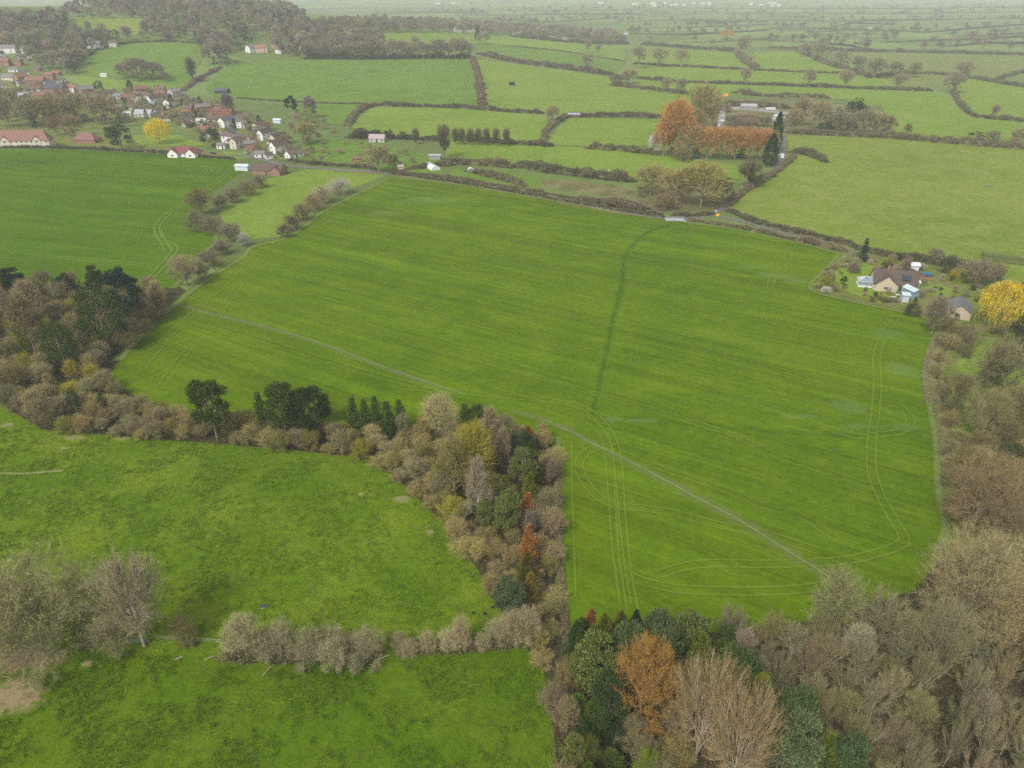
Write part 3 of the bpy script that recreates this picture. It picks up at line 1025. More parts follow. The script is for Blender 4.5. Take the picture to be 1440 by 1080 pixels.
def proto(kind, k, lod):
    """(limb mesh, crown mesh) or, far off, one mesh for the whole tree"""
    key = (kind, k, lod)
    if key in PROTO: return PROTO[key]
    seed = sum(map(ord, kind)) * 13 + k * 101
    fn = {'pine': pine, 'spruce': spruce, 'cypress': cypress, 'evergreen': evergreen, 'weeping': weeping}.get(kind)
    ivy = None
    if kind == 'ivy':
        t, c, ivy = ivy_tree(seed, lod)
    else:
        t, c = fn(seed, lod) if fn else bare_tree(seed, kind, lod)
    leafy = MT_LEAF if fn and kind != 'weeping' else MT_TWIG
    if lod == 'far':
        J = Tri()
        J.add(t)
        J.add(c)
        if ivy: J.add(ivy)
        v, tr = J.out()
        PROTO[key] = (None, np_mesh(kind + '_far', v, tr, leafy), None)
    else:
        PROTO[key] = (np_mesh(kind + '_limbs', *t, MT_BARK, smooth=True), np_mesh(kind + '_crown', *c, leafy), np_mesh(kind + '_ivy', *ivy, MT_LEAF) if ivy else None)
    return PROTO[key]


NV = {'round': 4, 'fan': 5, 'wide': 3, 'column': 3, 'shrub': 5, 'birch': 3, 'pine': 4, 'spruce': 3, 'cypress': 3, 'evergreen': 3, 'weeping': 2, 'ivy': 3}
KNAME = {'round': 'bare_tree', 'fan': 'ash_tree', 'wide': 'oak_tree', 'column': 'poplar_tree', 'shrub': 'shrub', 'birch': 'birch_tree', 'pine': 'pine_tree', 'spruce': 'spruce_tree',
         'cypress': 'conifer_tree', 'evergreen': 'evergreen_tree', 'weeping': 'willow_tree', 'ivy': 'ivy_clad_tree'}
KCAT = {'shrub': 'shrub'}
RNG = random.Random(11)
PLANTS = []          # (root, description, px, py, group, own label or None)
BARKS = [(.24, .21, .135), (.29, .255, .16), (.20, .18, .12), (.27, .245, .155)]


def plant(kind, p, h, w, col, lod, desc=None, label=None, group=None, name=None, bark=None, ivycol=(.04, .075, .015), cat=None):
    """one tree or shrub: h metres high, crown w metres wide, standing at p"""
    if lod == 'near' and w > 11 and kind in STYLE or lod == 'big': lod = 'big'
    k = RNG.randrange(NV[kind])
    tm, cm, im = proto(kind, k, lod)
    S = STYLE.get(kind)
    base_w = 2 * S['rx'] * 1.08 if S else {'pine': .80, 'spruce': .64, 'cypress': .58, 'evergreen': .96, 'weeping': .98, 'ivy': .86}[kind]
    sx, sz = w / base_w, h
    name = name or KNAME[kind]
    rz = RNG.uniform(0, 2 * PI)
    if cm is not None and tm is None:
        r = link(name, cm, None, p, col)
        r.rotation_euler = (0, 0, rz)
        r.scale = (sx, sx, sz)
    else:
        r = empty(name, p, rz)
        t = link('trunk', tm, r, None, bark or RNG.choice(BARKS))
        c = link('crown', cm, r, None, col)
        parts = [t, c]
        if im is not None: parts.append(link('ivy', im, r, None, ivycol))
        for o in parts: o.scale = (sx, sx, sz)
    tag(r, None, cat or KCAT.get(kind, 'tree'), group)
    q = proj(p + Vector((0, 0, h * .55)))
    PLANTS.append((r, desc, q[0], q[1], label))
    return r


def plant_px(kind, x, ybase, ytop, wpx, col, lod=None, **kw):
    """one plant from its foot, its top and its width in the photograph"""
    p = W(x, ybase)
    d = depth(p)
    if lod is None: lod = 'near' if d < 260 or kind == 'weeping' else 'mid' if d < 900 else 'far'
    h = max(z_for_top(p, ytop), .6)
    return plant(kind, p, h, wpx * d / F, col, lod, **kw)


def jit(c, a=.18):
    k = 1 + RNG.uniform(-a, a)
    return tuple(max(.004, x * k * (1 + RNG.uniform(-a, a) * .4)) for x in c)


# ------------------------------------------------------------------ hedges
TINY = []


def tiny_bush(k):
    while len(TINY) < 6:
        rng = np.random.default_rng(900 + len(TINY))
        n = 260
        u = unit(rng.normal(size=(n, 3)))
        u[:, 2] = np.abs(u[:, 2])
        B = u * np.array([.42, .42, .62]) * (rng.random((n, 1)) ** .4) * rng.uniform(.8, 1.1) + np.array([0, 0, .06])
        B[:, :2] += .10 * np.sin(B[:, 2:3] * 9 + len(TINY))
        d = unit(u * .8 + np.array([0, 0, .7]) + rng.normal(size=(n, 3)) * .5)
        TINY.append(slivers(B, B + d * rng.uniform(.12, .42, (n, 1)), .075 * rng.uniform(.6, 1.4, n), rng))
    return TINY[k]


def hedge(pts, h, w, col, label, group='field hedges', name='hedge', dens=1.0, gap=0.0, seed=0, smooth=True, rag=.6):
    """one hedge along a traced line: a woody core clothed with twigs, h high and w wide"""
    ps = line_px(pts, max(1.0, w * .6), smooth)
    rng = np.random.default_rng(seed + int(pts[0][0] * 3 + pts[0][1]))
    P = np.array([tuple(p) for p in ps])
    n = len(P)
    dm = float(np.mean([depth(p) for p in ps]))
    seg = np.linalg.norm(np.diff(P[:, :2], axis=0), axis=1)
    run = np.concatenate([[0], np.cumsum(seg)])
    tan = unit(np.gradient(P, axis=0))
    nor = np.stack([-tan[:, 1], tan[:, 0], np.zeros(n)], 1)
    f = np.zeros(n)
    for sc, am in ((.045, .5), (.16, .35), (.45, .25)):
        f += am * np.array([mnoise.noise((r * sc, seed * 3.7 + pts[0][0], sc * 50)) for r in run])
    hh = h * np.clip(1 + rag * 2.2 * f, .3, 2.1) * sm(np.minimum(run, run[-1] - run) / (1.5 * w) + .25)
    if gap: hh *= np.where(np.array([mnoise.noise((r * .05, seed + 9.1, 2.0)) for r in run]) > gap - .5, 1, .25)
    ww = w * np.clip(1 + rag * f, .5, 1.5)
    T = Tri()
    prof = np.array([(-.3, 0), (-.26, .28), (-.12, .46), (.12, .46), (.26, .28), (.3, 0)])
    ring = P[:, None, :] + nor[:, None, :] * (prof[None, :, 0:1] * ww[:, None, None]) + np.array([0, 0, 1.0]) * (prof[None, :, 1:2] * hh[:, None, None])
    ring += rng.normal(size=ring.shape) * .09 * np.minimum(ww, hh)[:, None, None]
    ring[:, 0, 2] = P[:, 2] - .1
    ring[:, -1, 2] = P[:, 2] - .1
    m = len(prof)
    t = []
    for i in range(n - 1):
        for k in range(m - 1):
            a, b = i * m + k, i * m + k + 1
            t += [(a, b, b + m), (a, b + m, a + m)]
    t += [(0, k, k + 1) for k in range(1, m - 1)] + [((n - 1) * m, (n - 1) * m + k + 1, (n - 1) * m + k) for k in range(1, m - 1)]
    T.add((ring.reshape(-1, 3), np.array(t)))
    L = max(.55, min(h * .5, dm * .0016))
    tw = max(.05, dm * .00042)
    cnt = int(run[-1] * (h * 1.6 + w) / (L * tw) * .85 * dens)
    cnt = min(cnt, 26000)
    s = rng.uniform(0, run[-1], cnt)
    i = np.clip(np.searchsorted(run, s) - 1, 0, n - 2)
    fr = ((s - run[i]) / np.maximum(seg[i], 1e-6))[:, None]
    C = P[i] * (1 - fr) + P[i + 1] * fr
    H = hh[i] * (1 - fr[:, 0]) + hh[i + 1] * fr[:, 0]
    Wd = ww[i] * (1 - fr[:, 0]) + ww[i + 1] * fr[:, 0]
    th = rng.uniform(0, PI, cnt)
    ex = np.cos(th) * .45 * Wd
    ez = np.sin(th) ** .7 * .85 * H
    B = C + nor[i] * ex[:, None] + np.array([0, 0, 1.0]) * ez[:, None]
    d = unit(nor[i] * np.cos(th)[:, None] * .8 + np.array([0, 0, .9]) + rng.normal(size=(cnt, 3)) * .55)
    T.add(slivers(B - d * (L * .35), B + d * (L * rng.uniform(.3, 1.3, (cnt, 1))), tw * 1.5, rng))
    s = 0.0       # bushes grown into the hedge, no two alike
    while s < run[-1]:
        i = min(max(int(np.searchsorted(run, s)) - 1, 0), n - 2)
        q = P[i] + (P[i + 1] - P[i]) * ((s - run[i]) / max(seg[i], 1e-6)) + nor[i] * rng.normal() * .15 * w
        bv, bt = tiny_bush(rng.integers(0, 6))
        a, bw, bh = rng.uniform(0, 6.28), ww[i] * rng.uniform(.7, 1.5), hh[i] * rng.uniform(.7, 1.45)
        T.add((np.stack([(bv[:, 0] * math.cos(a) - bv[:, 1] * math.sin(a)) * bw + q[0], (bv[:, 0] * math.sin(a) + bv[:, 1] * math.cos(a)) * bw + q[1], bv[:, 2] * bh + q[2]], 1), bt))
        s += w * rng.uniform(.25, .75)
    v, tr = T.out()
    c0 = P[n // 2].copy()
    o = link(name, np_mesh(name, v - c0, tr, MT_HEDGE), None, Vector(c0), col)
    return tag(o, label, 'hedge', group)


def scrub(name, poly_px, n, h, col, label=None, size=.5, seed=1, leafy=.3):
    """low growth nobody could count, spread through a traced area"""
    rng = np.random.default_rng(seed)
    ps = [W(*p) for p in poly_px]
    pts = in_poly(ps, n, rng)
    z = np.array([float(hgt(a, b)) for a, b in pts])
    P = np.column_stack([pts, z])
    k = 7
    B = np.repeat(P, k, 0) + rng.normal(size=(n * k, 3)) * np.array([.5, .5, 0]) * size
    d = unit(rng.normal(size=(n * k, 3)) * .6 + np.array([0, 0, 1]))
    T = Tri()
    hh = h * rng.uniform(.4, 1.3, (n * k, 1))
    T.add(slivers(B, B + d * hh, size * .11, rng))
    m = int(n * k * leafy)
    if m: T.add(flakes(B[:m] + d[:m] * hh[:m] * .6, size * .35, rng))
    v, t = T.out()
    return tag(link(name, np_mesh(name, v, t, MT_HEDGE), None, None, col), label, None, None, 'stuff')


def in_poly(ps, n, rng):
    xs, ys = np.array([p.x for p in ps]), np.array([p.y for p in ps])
    out = np.zeros((0, 2))
    while len(out) < n:
        q = np.column_stack([rng.uniform(xs.min(), xs.max(), n * 2), rng.uniform(ys.min(), ys.max(), n * 2)])
        ins = np.zeros(len(q), bool)
        j = len(xs) - 1
        for i in range(len(xs)):
            c = ((ys[i] > q[:, 1]) != (ys[j] > q[:, 1]))
            xi = (xs[j] - xs[i]) * (q[:, 1] - ys[i]) / (ys[j] - ys[i] + 1e-12) + xs[i]
            ins ^= c & (q[:, 0] < xi)
            j = i
        out = np.vstack([out, q[ins]])
    return out[:n]


def inside(ps, x, y):
    r, j = False, len(ps) - 1
    for i in range(len(ps)):
        if (ps[i].y > y) != (ps[j].y > y) and x < (ps[j].x - ps[i].x) * (y - ps[i].y) / (ps[j].y - ps[i].y) + ps[i].x: r = not r
        j = i
    return r


def dart(poly_px, gap, seed, avoid=()):
    """evenly crowded random spots inside a traced area"""
    ps = [W(*p) for p in poly_px]
    rng = np.random.default_rng(seed)
    x0, x1, y0, y1 = min(p.x for p in ps), max(p.x for p in ps), min(p.y for p in ps), max(p.y for p in ps)
    n = int((x1 - x0) * (y1 - y0) / gap ** 2 * 6)
    got = []
    for a, b in zip(rng.uniform(x0, x1, n), rng.uniform(y0, y1, n)):
        if not inside(ps, a, b): continue
        if any((a - c) ** 2 + (b - d) ** 2 < gap * gap for c, d in got): continue
        if any((a - c.x) ** 2 + (b - c.y) ** 2 < r * r for c, r in avoid): continue
        got.append((a, b))
    return [Vector((a, b, float(hgt(a, b)))) for a, b in got]


MT_MASS = None


def mass(name, poly, gap, hr, wr, kinds, seed, avoid=(), label=None, limit=2000, spots=None):
    """a far-off wood that reads as one mass: whole trees of many tints in one mesh"""
    global MT_MASS
    if MT_MASS is None:
        MT_MASS, nt, b = new_mat('far_wood')
        at = N(nt, 'Attribute', attribute_name='tint').outputs['Color']
        g = N(nt, 'NewGeometry').outputs['Random Per Island']
        v = N(nt, 'VectorMath', operation='SCALE')
        nt.links.new(at, v.inputs[0])
        nt.links.new(mathn(nt, 'MULTIPLY_ADD', g, .7, .65), v.inputs['Scale'])
        nt.links.new(v.outputs[0], b.inputs['Base Color'])
    rng = np.random.default_rng(seed)
    V, Tt, Cc, n = [], [], [], 0
    for p in (spots or dart(poly, gap, seed, avoid)[:limit]):
        k, c, _ = RNG.choice(kinds)
        me = proto(k, RNG.randrange(NV[k]), 'far')[1]
        co = np.empty(len(me.vertices) * 3, np.float32)
        me.vertices.foreach_get('co', co)
        co = co.reshape(-1, 3)
        ix = np.empty(len(me.loops), np.int32)
        me.loops.foreach_get('vertex_index', ix)
        h, w = rng.uniform(*hr), rng.uniform(*wr)
        if k in ('cypress', 'spruce', 'birch'): w *= .6
        S = STYLE.get(k)
        sx = w / (S['rx'] * 2.1 if S else .85)
        a = rng.uniform(0, 6.28)
        x, y = co[:, 0] * sx, co[:, 1] * sx
        V.append(np.stack([x * math.cos(a) - y * math.sin(a) + p.x, x * math.sin(a) + y * math.cos(a) + p.y, co[:, 2] * h + p.z], 1))
        Tt.append(ix.reshape(-1, 3) + n)
        Cc.append(np.tile(np.array([*jit(c, .3), 1.0], np.float32), (len(co), 1)))
        n += len(co)
    me = np_mesh(name, np.concatenate(V), np.concatenate(Tt), MT_MASS)
    at = me.color_attributes.new('tint', 'FLOAT_COLOR', 'POINT')
    at.data.foreach_set('color', np.concatenate(Cc).ravel())
    return tag(link(name, me), label, None, None, 'stuff')
# ------------------------------------------------------------------ near woods
TAN, GREY, OLIVE, PINK, YGREEN, PALE = (.37, .305, .115), (.30, .262, .128), (.26, .24, .06), (.33, .275, .135), (.35, .31, .045), (.48, .41, .19)
DPINE, BPINE, SPRU, CYP, RUST, GOLD, LIME = (.072, .108, .02), (.16, .195, .05), (.075, .12, .024), (.17, .195, .018), (.44, .19, .055), (.46, .255, .065), (.36, .42, .03)
LAND = []        # landmarks that other plants are described by: (x, y, words)


def special(kind, x, yb, yt, w, col, label, mark=None, **kw):
    o = plant_px(kind, x, yb, yt, w, col, label=label, **kw)
    if mark: LAND.append((x, (yb + yt) / 2, mark))
    p = o.location
    AVOID.append((p, max(1.2, .30 * w * depth(p) / F)))
    return o


AVOID = []
# strip between the meadow and the crop
special('pine', 305, 618, 536, 64, DPINE, 'lone dark pine with a clear stem standing out of the scrub strip', 'the lone dark pine')
special('pine', 402, 612, 544, 62, DPINE, 'broad dark pine of the twin pines, the one nearer the lone pine', 'the twin dark pines')
special('pine', 440, 613, 549, 66, (.036, .06, .018), 'spreading second twin pine, beside the row of small spruces')
for i, (x, yt) in enumerate(((372, 549), (500, 556), (516, 560), (531, 555), (547, 562), (564, 560))):
    special('spruce', x, 607, yt, 31, SPRU, ('small pointed spruce squeezed against the twin pines', 'first small spruce of the row, next to the spreading pine', 'second small spruce of the row of five', 'tallest small spruce, middle of the row of five',
                                             'fourth small spruce of the row, thin and short', 'last small spruce of the row, towards the pale bushy tree')[i], 'the row of small spruces' if i == 3 else None)
special('round', 619, 612, 553, 62, PALE, 'pale straw coloured round bare tree on the edge of the crop', 'the pale round tree')
special('spruce', 655, 612, 566, 34, DPINE, 'dark spruce just beyond the pale round tree', None)
special('pine', 675, 614, 572, 40, DPINE, 'bushy dark conifer at the bend of the wood strip', 'the bushy dark conifer')
special('birch', 690, 640, 578, 34, (.36, .28, .16), 'reddish twigged birch behind the yellow green trees')
special('birch', 667, 690, 598, 62, YGREEN, 'tall yellow green budding tree in the middle of the wood strip', 'the tall yellow green tree')
special('birch', 640, 705, 622, 56, (.25, .225, .07), 'olive green budding tree leaning on the tall yellow green tree')
special('birch', 708, 665, 605, 26, (.36, .28, .17), 'slim pinkish birch between the yellow green tree and blue pines')
special('birch', 673, 730, 650, 36, (.38, .32, .20), 'white stemmed birch in front of the tall yellow green tree', 'the white stemmed birch', bark=(.55, .50, .44))
special('evergreen', 728, 655, 600, 52, (.035, .075, .03), 'dark bushy evergreen beside the tip of the strip', 'the bushy strip evergreen')
special('pine', 735, 690, 630, 44, BPINE, 'blue green pine above the slender orange conifers', None)
special('pine', 714, 757, 692, 44, BPINE, 'upper blue grey pine in the narrowing wood strip', 'the blue grey strip pine')
special('pine', 682, 750, 702, 28, BPINE, 'small blue pine left of the blue grey pine')
special('pine', 716, 868, 812, 50, (.11, .15, .065), 'low blue grey pine near the foot of the strip', 'the low blue grey pine')
special('cypress', 742, 745, 692, 26, RUST, 'rust orange conifer, upper one of the stacked pair', 'the upper rust conifer')
special('cypress', 743, 800, 736, 26, RUST, 'rust orange conifer, lower one of the stacked pair', 'the lower rust conifer')
special('cypress', 742, 640, 598, 24, (.30, .15, .05), 'short orange conifer near the tip of the strip')
special('cypress', 745, 715, 664, 26, CYP, 'yellow green conifer above the rust conifers')
special('cypress', 741, 825, 775, 30, (.13, .13, .02), 'golden green conifer below the rust conifers', 'the golden green conifer')
special('cypress', 746, 680, 622, 26, (.07, .10, .02), 'dark green conifer behind the yellow green conifer')
special('cypress', 746, 852, 805, 30, (.26, .20, .04), 'straw gold conifer at the lower end of the conifer file')
# left wood
special('evergreen', 155, 492, 392, 76, (.05, .085, .02), 'biggest dark evergreen in the left wood', 'the biggest dark evergreen')
special('pine', 186, 462, 380, 52, (.035, .07, .045), 'bluish pine on the field side of the biggest evergreen', 'the bluish field edge pine')
special('evergreen', 95, 520, 446, 58, (.055, .09, .02), 'dark evergreen nearer the meadow than the biggest one', 'the second dark evergreen')
special('pine', 143, 425, 374, 28, DPINE, 'slim dark pine rising behind the biggest evergreen', None)
special('pine', 28, 425, 378, 46, (.03, .055, .02), 'dark pine at the outer end of the left wood', 'the outer dark pine')
special('pine', 100, 425, 386, 34, (.06, .09, .04), 'mid green pine between the outer pine and the slim one')
special('evergreen', 112, 590, 540, 20, (.04, .08, .025), 'small green holly poking from the tan shrubs at the meadow edge')
special('shrub', 38, 500, 452, 30, LIME, 'bright lime yellow budding bush inside the left wood', 'the lime yellow bush')
special('birch', 10, 455, 385, 26, (.38, .30, .18), 'pinkish birch at the outer end of the left wood', bark=(.5, .42, .38))
special('birch', 55, 470, 398, 40, (.38, .30, .18), 'pink twigged birch between lime bush and outer pine', bark=(.5, .44, .4))
special('birch', 52, 500, 420, 44, (.26, .22, .10), 'tall tan birch right behind the lime yellow bush')
# bottom conifer wood
special('cypress', 829, 905, 855, 24, (.34, .15, .06), 'orange tipped conifer on the crop edge', 'the orange tipped conifer')
for i, (kind, x, yb, yt, w, c, lab, mk) in enumerate((
    ('cypress', 808, 945, 872, 40, (.065, .115, .025), 'dark green conifer at the corner of the crop', 'the corner dark conifer'),
    ('cypress', 846, 925, 862, 36, CYP, 'yellow green conifer next to the orange tipped one', None),
    ('cypress', 868, 922, 858, 30, (.15, .14, .025), 'golden conifer second from the orange tipped one', None),
    ('cypress', 889, 915, 857, 26, (.04, .07, .03), 'dark slender conifer where the wheel tracks reach the wood', 'the wheel track conifer'),
    ('cypress', 912, 920, 862, 26, (.13, .13, .02), 'olive gold conifer just past the wheel tracks', None),
    ('cypress', 893, 945, 880, 24, (.30, .16, .05), 'brownish orange conifer tucked behind the blue pines', None),
    ('pine', 835, 985, 895, 78, BPINE, 'large blue green pine leftmost in the bottom wood', 'the large blue green pine'),
    ('pine', 876, 965, 882, 62, (.12, .165, .06), 'blue green pine directly behind the orange larch', None),
    ('pine', 925, 930, 865, 60, (.125, .165, .065), 'blue grey pine on the crop edge beyond the larch', None),
    ('pine', 965, 940, 866, 62, BPINE, 'blue grey pine with rounded head behind the ivy green conifers', 'the round headed pine'),
    ('pine', 925, 975, 890, 66, (.115, .16, .055), 'blue green pine over the shoulder of the orange larch', None),
    ('cypress', 975, 985, 893, 52, (.12, .165, .02), 'bright green conifer behind the tall tan tree', 'the bright green conifer'),
    ('cypress', 1000, 975, 900, 48, (.10, .14, .02), 'mid green conifer next to the bright green one', None),
    ('pine', 1022, 1010, 925, 84, (.085, .135, .03), 'wide green pine between the tan tree and the bare wood', 'the wide green pine'),
    ('evergreen', 1012, 935, 872, 36, (.08, .125, .03), 'rounded evergreen at the edge of the grey ash trees', None),
    ('pine', 852, 1030, 950, 56, (.055, .095, .03), 'dark pine in front of the orange larch', 'the dark front pine'),
    ('cypress', 1052, 1035, 948, 56, (.17, .20, .02), 'lime tinged conifer beside the leaning tan tree', 'the lime tinged conifer'),
    ('cypress', 1085, 1060, 975, 60, (.12, .16, .022), 'green conifer in front of the lime tinged one', None),
    ('pine', 1098, 1075, 975, 80, (.10, .15, .05), 'big pine where the conifers meet the bare wood', 'the big boundary pine'),
    ('pine', 1105, 1110, 1010, 84, (.155, .20, .085), 'pale blue green pine at the foot of the photo', 'the pale blue green pine'),
    ('cypress', 1140, 1120, 1030, 56, (.15, .18, .025), 'yellowish conifer beside the pale blue green pine', None),
    ('pine', 1165, 1130, 1035, 64, (.09, .14, .05), 'dark green pine outermost towards the bare wood', None),
    ('pine', 1080, 1150, 1045, 76, (.14, .185, .08), 'blue grey pine half out of the frame', None),
    ('evergreen', 862, 1062, 1010, 32, (.03, .06, .018), 'small dark evergreen below the orange larch', None),
    ('shrub', 905, 1105, 1055, 44, (.22, .30, .02), 'bright yellow green bush in bud below the larch', 'the bright budding bush'),
    ('shrub', 825, 1085, 1035, 50, (.15, .17, .03), 'olive green budding bush near the meadow corner', None),
)):
    special(kind, x, yb, yt, w, c, lab, mk)
special('column', 899, 1022, 906, 108, (.42, .24, .065), 'orange gold larch glowing among the dark pines', 'the orange larch', bark=(.30, .18, .09))
special('fan', 978, 1070, 932, 122, (.38, .285, .14), 'tall tan beech with pale branching limbs beside the larch', 'the tall tan tree', bark=(.42, .34, .24))
special('fan', 1024, 1125, 978, 128, (.37, .27, .13), 'leaning tan beech in front of the tall tan tree', 'the leaning tan tree', bark=(.42, .34, .24))
# right side
special('round', 1338, 905, 752, 160, (.36, .305, .145), 'huge pale tan oak overhanging the crop corner', 'the huge tan oak')
special('round', 1160, 905, 803, 80, (.29, .285, .12), 'grey green dome shaped tree by the end of the footpath', 'the grey green dome tree')
special('wide', 1395, 930, 800, 110, (.40, .31, .13), 'tan oak shouldering the huge tan oak')
special('evergreen', 1432, 960, 880, 46, (.03, .06, .012), 'dark evergreen at the edge of the bare wood', 'the dark wood edge evergreen')
special('fan', 1225, 925, 838, 90, (.29, .265, .135), 'grey fan shaped ash behind the bare wood', None)
special('fan', 1300, 960, 850, 95, (.30, .275, .135), 'broad grey ash in front of the huge tan oak', None)
special('round', 1360, 755, 632, 108, (.30, .225, .105), 'spreading tan tree on the stream bank', 'the stream bank tree', bark=(.30, .24, .15))
special('round', 1424, 720, 650, 78, (.31, .23, .11), 'sandy twigged tree beside the stream bank tree')
special('wide', 1400, 775, 690, 80, (.25, .20, .10), 'low spreading tree between stream bank tree and tan oak')
special('round', 1335, 590, 525, 52, (.20, .175, .08), 'ivy grown bush by the bend of the stream', 'the stream bend bush')
special('ivy', 1390, 560, 480, 76, (.24, .215, .10), 'thin olive tree standing in the rough orchard grass', 'the thin olive orchard tree')
special('round', 1420, 610, 540, 70, (.25, .21, .09), 'brownish orchard tree above the blue drum')
special('round', 1375, 620, 545, 70, (.27, .24, .10), 'pale orchard tree beside the stream')
special('evergreen', 1418, 655, 622, 50, (.06, .08, .03), 'dark shrub behind the stream bank tree')
special('evergreen', 1432, 500, 430, 50, (.03, .045, .018), 'dark evergreen below the golden willow', 'the dark garden evergreen')
special('weeping', 1407, 462, 396, 72, (.60, .44, .03), 'golden yellow weeping willow in leaf by the garden', 'the golden weeping willow', bark=(.28, .22, .09))
# lower left meadow
special('shrub', 62, 912, 786, 225, (.315, .295, .13), 'sprawling many stemmed old willow by the meadow ditch', 'the sprawling old willow', bark=(.34, .30, .2), name='willow_tree', cat='tree')
special('shrub', -5, 910, 808, 130, (.30, .28, .125), 'low bare willow behind the sprawling one')
special('fan', 205, 908, 790, 122, (.40, .34, .2), 'broken pale willow with bare torn limbs', 'the broken pale willow', bark=(.36, .31, .22))
special('shrub', 165, 915, 862, 70, (.33, .30, .15), 'low grey tangle between the sprawling and the broken willow')
special('evergreen', 128, 905, 862, 40, (.10, .13, .015), 'ivy green bush under the sprawling willow')
special('shrub', 262, 905, 866, 44, (.25, .205, .09), 'tan bush on the ditch beyond the broken willow')
special('shrub', 130, 905, 880, 40, (.28, .24, .18), 'grey bush at the foot of the sprawling willow')

# crowded small trees and shrubs: individuals in each wood
P_STRIP = [(62, 606), (180, 616), (380, 632), (500, 644), (532, 655), (580, 695), (630, 745), (672, 805), (702, 858), (735, 908), (760, 935), (786, 905), (784, 860), (782, 780), (780, 700), (780, 645), (768, 616), (700, 608), (550, 606), (400, 600), (270, 590), (200, 572), (150, 545), (100, 570)]
P_LWOOD = [(-160, 398), (0, 402), (100, 410), (205, 416), (240, 432), (200, 472), (160, 515), (146, 545), (100, 572), (62, 606), (0, 574), (-160, 568)]
P_BWOOD = [(800, 915), (880, 912), (1000, 912), (1150, 905), (1230, 893), (1290, 868), (1345, 830), (1440, 820), (1560, 830), (1650, 1230), (780, 1230), (776, 1000)]
P_STREAM = [(1330, 500), (1360, 465), (1440, 452), (1560, 460), (1620, 800), (1440, 815), (1345, 820), (1336, 745), (1330, 690), (1328, 640), (1322, 560)]


def mixture(px):
    x, y = px
    r = RNG.random()
    return r


def crowd(poly, gap, seed, pick, group, hr, wr, lod=None):
    for p in dart(poly, gap, seed, AVOID):
        q = proj(p)
        kind, col, desc = pick(q)
        d = depth(p)
        h, w = RNG.uniform(*hr), RNG.uniform(*wr)
        if kind == 'shrub': h *= .78
        if kind in ('fan',): h *= 1.12
        if kind == 'birch': w *= .7; h *= 1.15
        if kind in ('pine', 'evergreen', 'cypress'): h *= .9; w *= .75
        plant(kind, p, h, w, col, lod or ('near' if d < 260 else 'mid'), desc=desc, group=group, bark=(.40, .355, .23) if kind == 'fan' else None)


def pick_strip(q):
    r = RNG.random()
    if r < .50: return 'shrub', jit(TAN), 'tan bare shrub'
    if r < .70: return 'round', jit(GREY), 'grey brown bare tree'
    if r < .80: return 'shrub', jit(OLIVE), 'olive bare shrub'
    if r < .88: return 'shrub', jit(PINK), 'pinkish brown bare shrub'
    if r < .93: return 'shrub', jit(YGREEN), 'yellow green budding shrub'
    if r < .97: return 'birch', jit((.27, .22, .16)), 'slim bare birch'
    return 'evergreen', jit((.05, .08, .02)), 'dark leafy bush'


def pick_left(q):
    r = RNG.random()
    if r < .35: return 'shrub', jit(TAN), 'tan bare shrub'
    if r < .62: return 'round', jit(GREY), 'grey brown bare tree'
    if r < .78: return 'birch', jit((.37, .30, .165)), 'pale bare birch'
    if r < .90: return 'round', jit((.24, .21, .09)), 'olive bare tree'
    return 'shrub', jit(YGREEN), 'yellow green budding shrub'


def pick_bottom(q):
    x, y = q
    r = RNG.random()
    if x < 1010 + (y - 900) * .6 and x > 800 and y < 1120 and not (880 < x < 1060 and y > 1010):
        if r < .45: return 'pine', jit(BPINE), 'blue green pine'
        if r < .8: return 'cypress', jit((.10, .145, .025)), 'mid green conifer'
        return 'evergreen', jit((.06, .10, .025)), 'dark leafy bush'
    if x < 1010:
        if r < .5: return 'round', jit(GREY), 'grey brown bare tree'
        if r < .8: return 'shrub', jit(TAN), 'tan bare shrub'
        return 'shrub', jit((.17, .17, .05)), 'olive budding shrub'
    if r < .62: return 'fan', jit((.29, .262, .135)), 'grey bare ash'
    if r < .82: return 'fan', jit((.31, .26, .125)), 'tan bare ash'
    if r < .92: return 'round', jit((.27, .25, .10)), 'olive bare tree'
    return 'birch', jit((.38, .33, .20)), 'slim pale bare tree'


def pick_stream(q):
    r = RNG.random()
    if r < .45: return 'round', jit((.25, .205, .09)), 'tan bare tree'
    if r < .75: return 'shrub', jit((.22, .19, .08)), 'olive bare shrub'
    if r < .9: return 'shrub', jit(GREY), 'grey bare shrub'
    return 'ivy', jit((.22, .19, .09)), 'ivy clad bare tree'


crowd(P_STRIP, 3.1, 5, pick_strip, 'scrub trees of the wood strip', (3.2, 7.6), (3.6, 7.4))
crowd(P_LWOOD, 4.6, 6, pick_left, 'trees of the left wood', (5.0, 10.5), (4.8, 8.8))
crowd(P_BWOOD, 3.15, 7, pick_bottom, 'trees of the bottom wood', (5.2, 9.6), (4.0, 7.0))
crowd([(1345, 640), (1440, 620), (1560, 640), (1620, 800), (1440, 815), (1350, 815), (1340, 745), (1338, 690)], 6.0, 8, pick_stream, 'trees by the stream', (5, 8.5), (5.5, 8.5))
crowd([(1335, 505), (1365, 470), (1440, 460), (1560, 470), (1560, 630), (1440, 615), (1345, 630), (1332, 560)], 12.0, 9, pick_stream, 'trees by the stream', (3.5, 6.5), (4.5, 7.0))
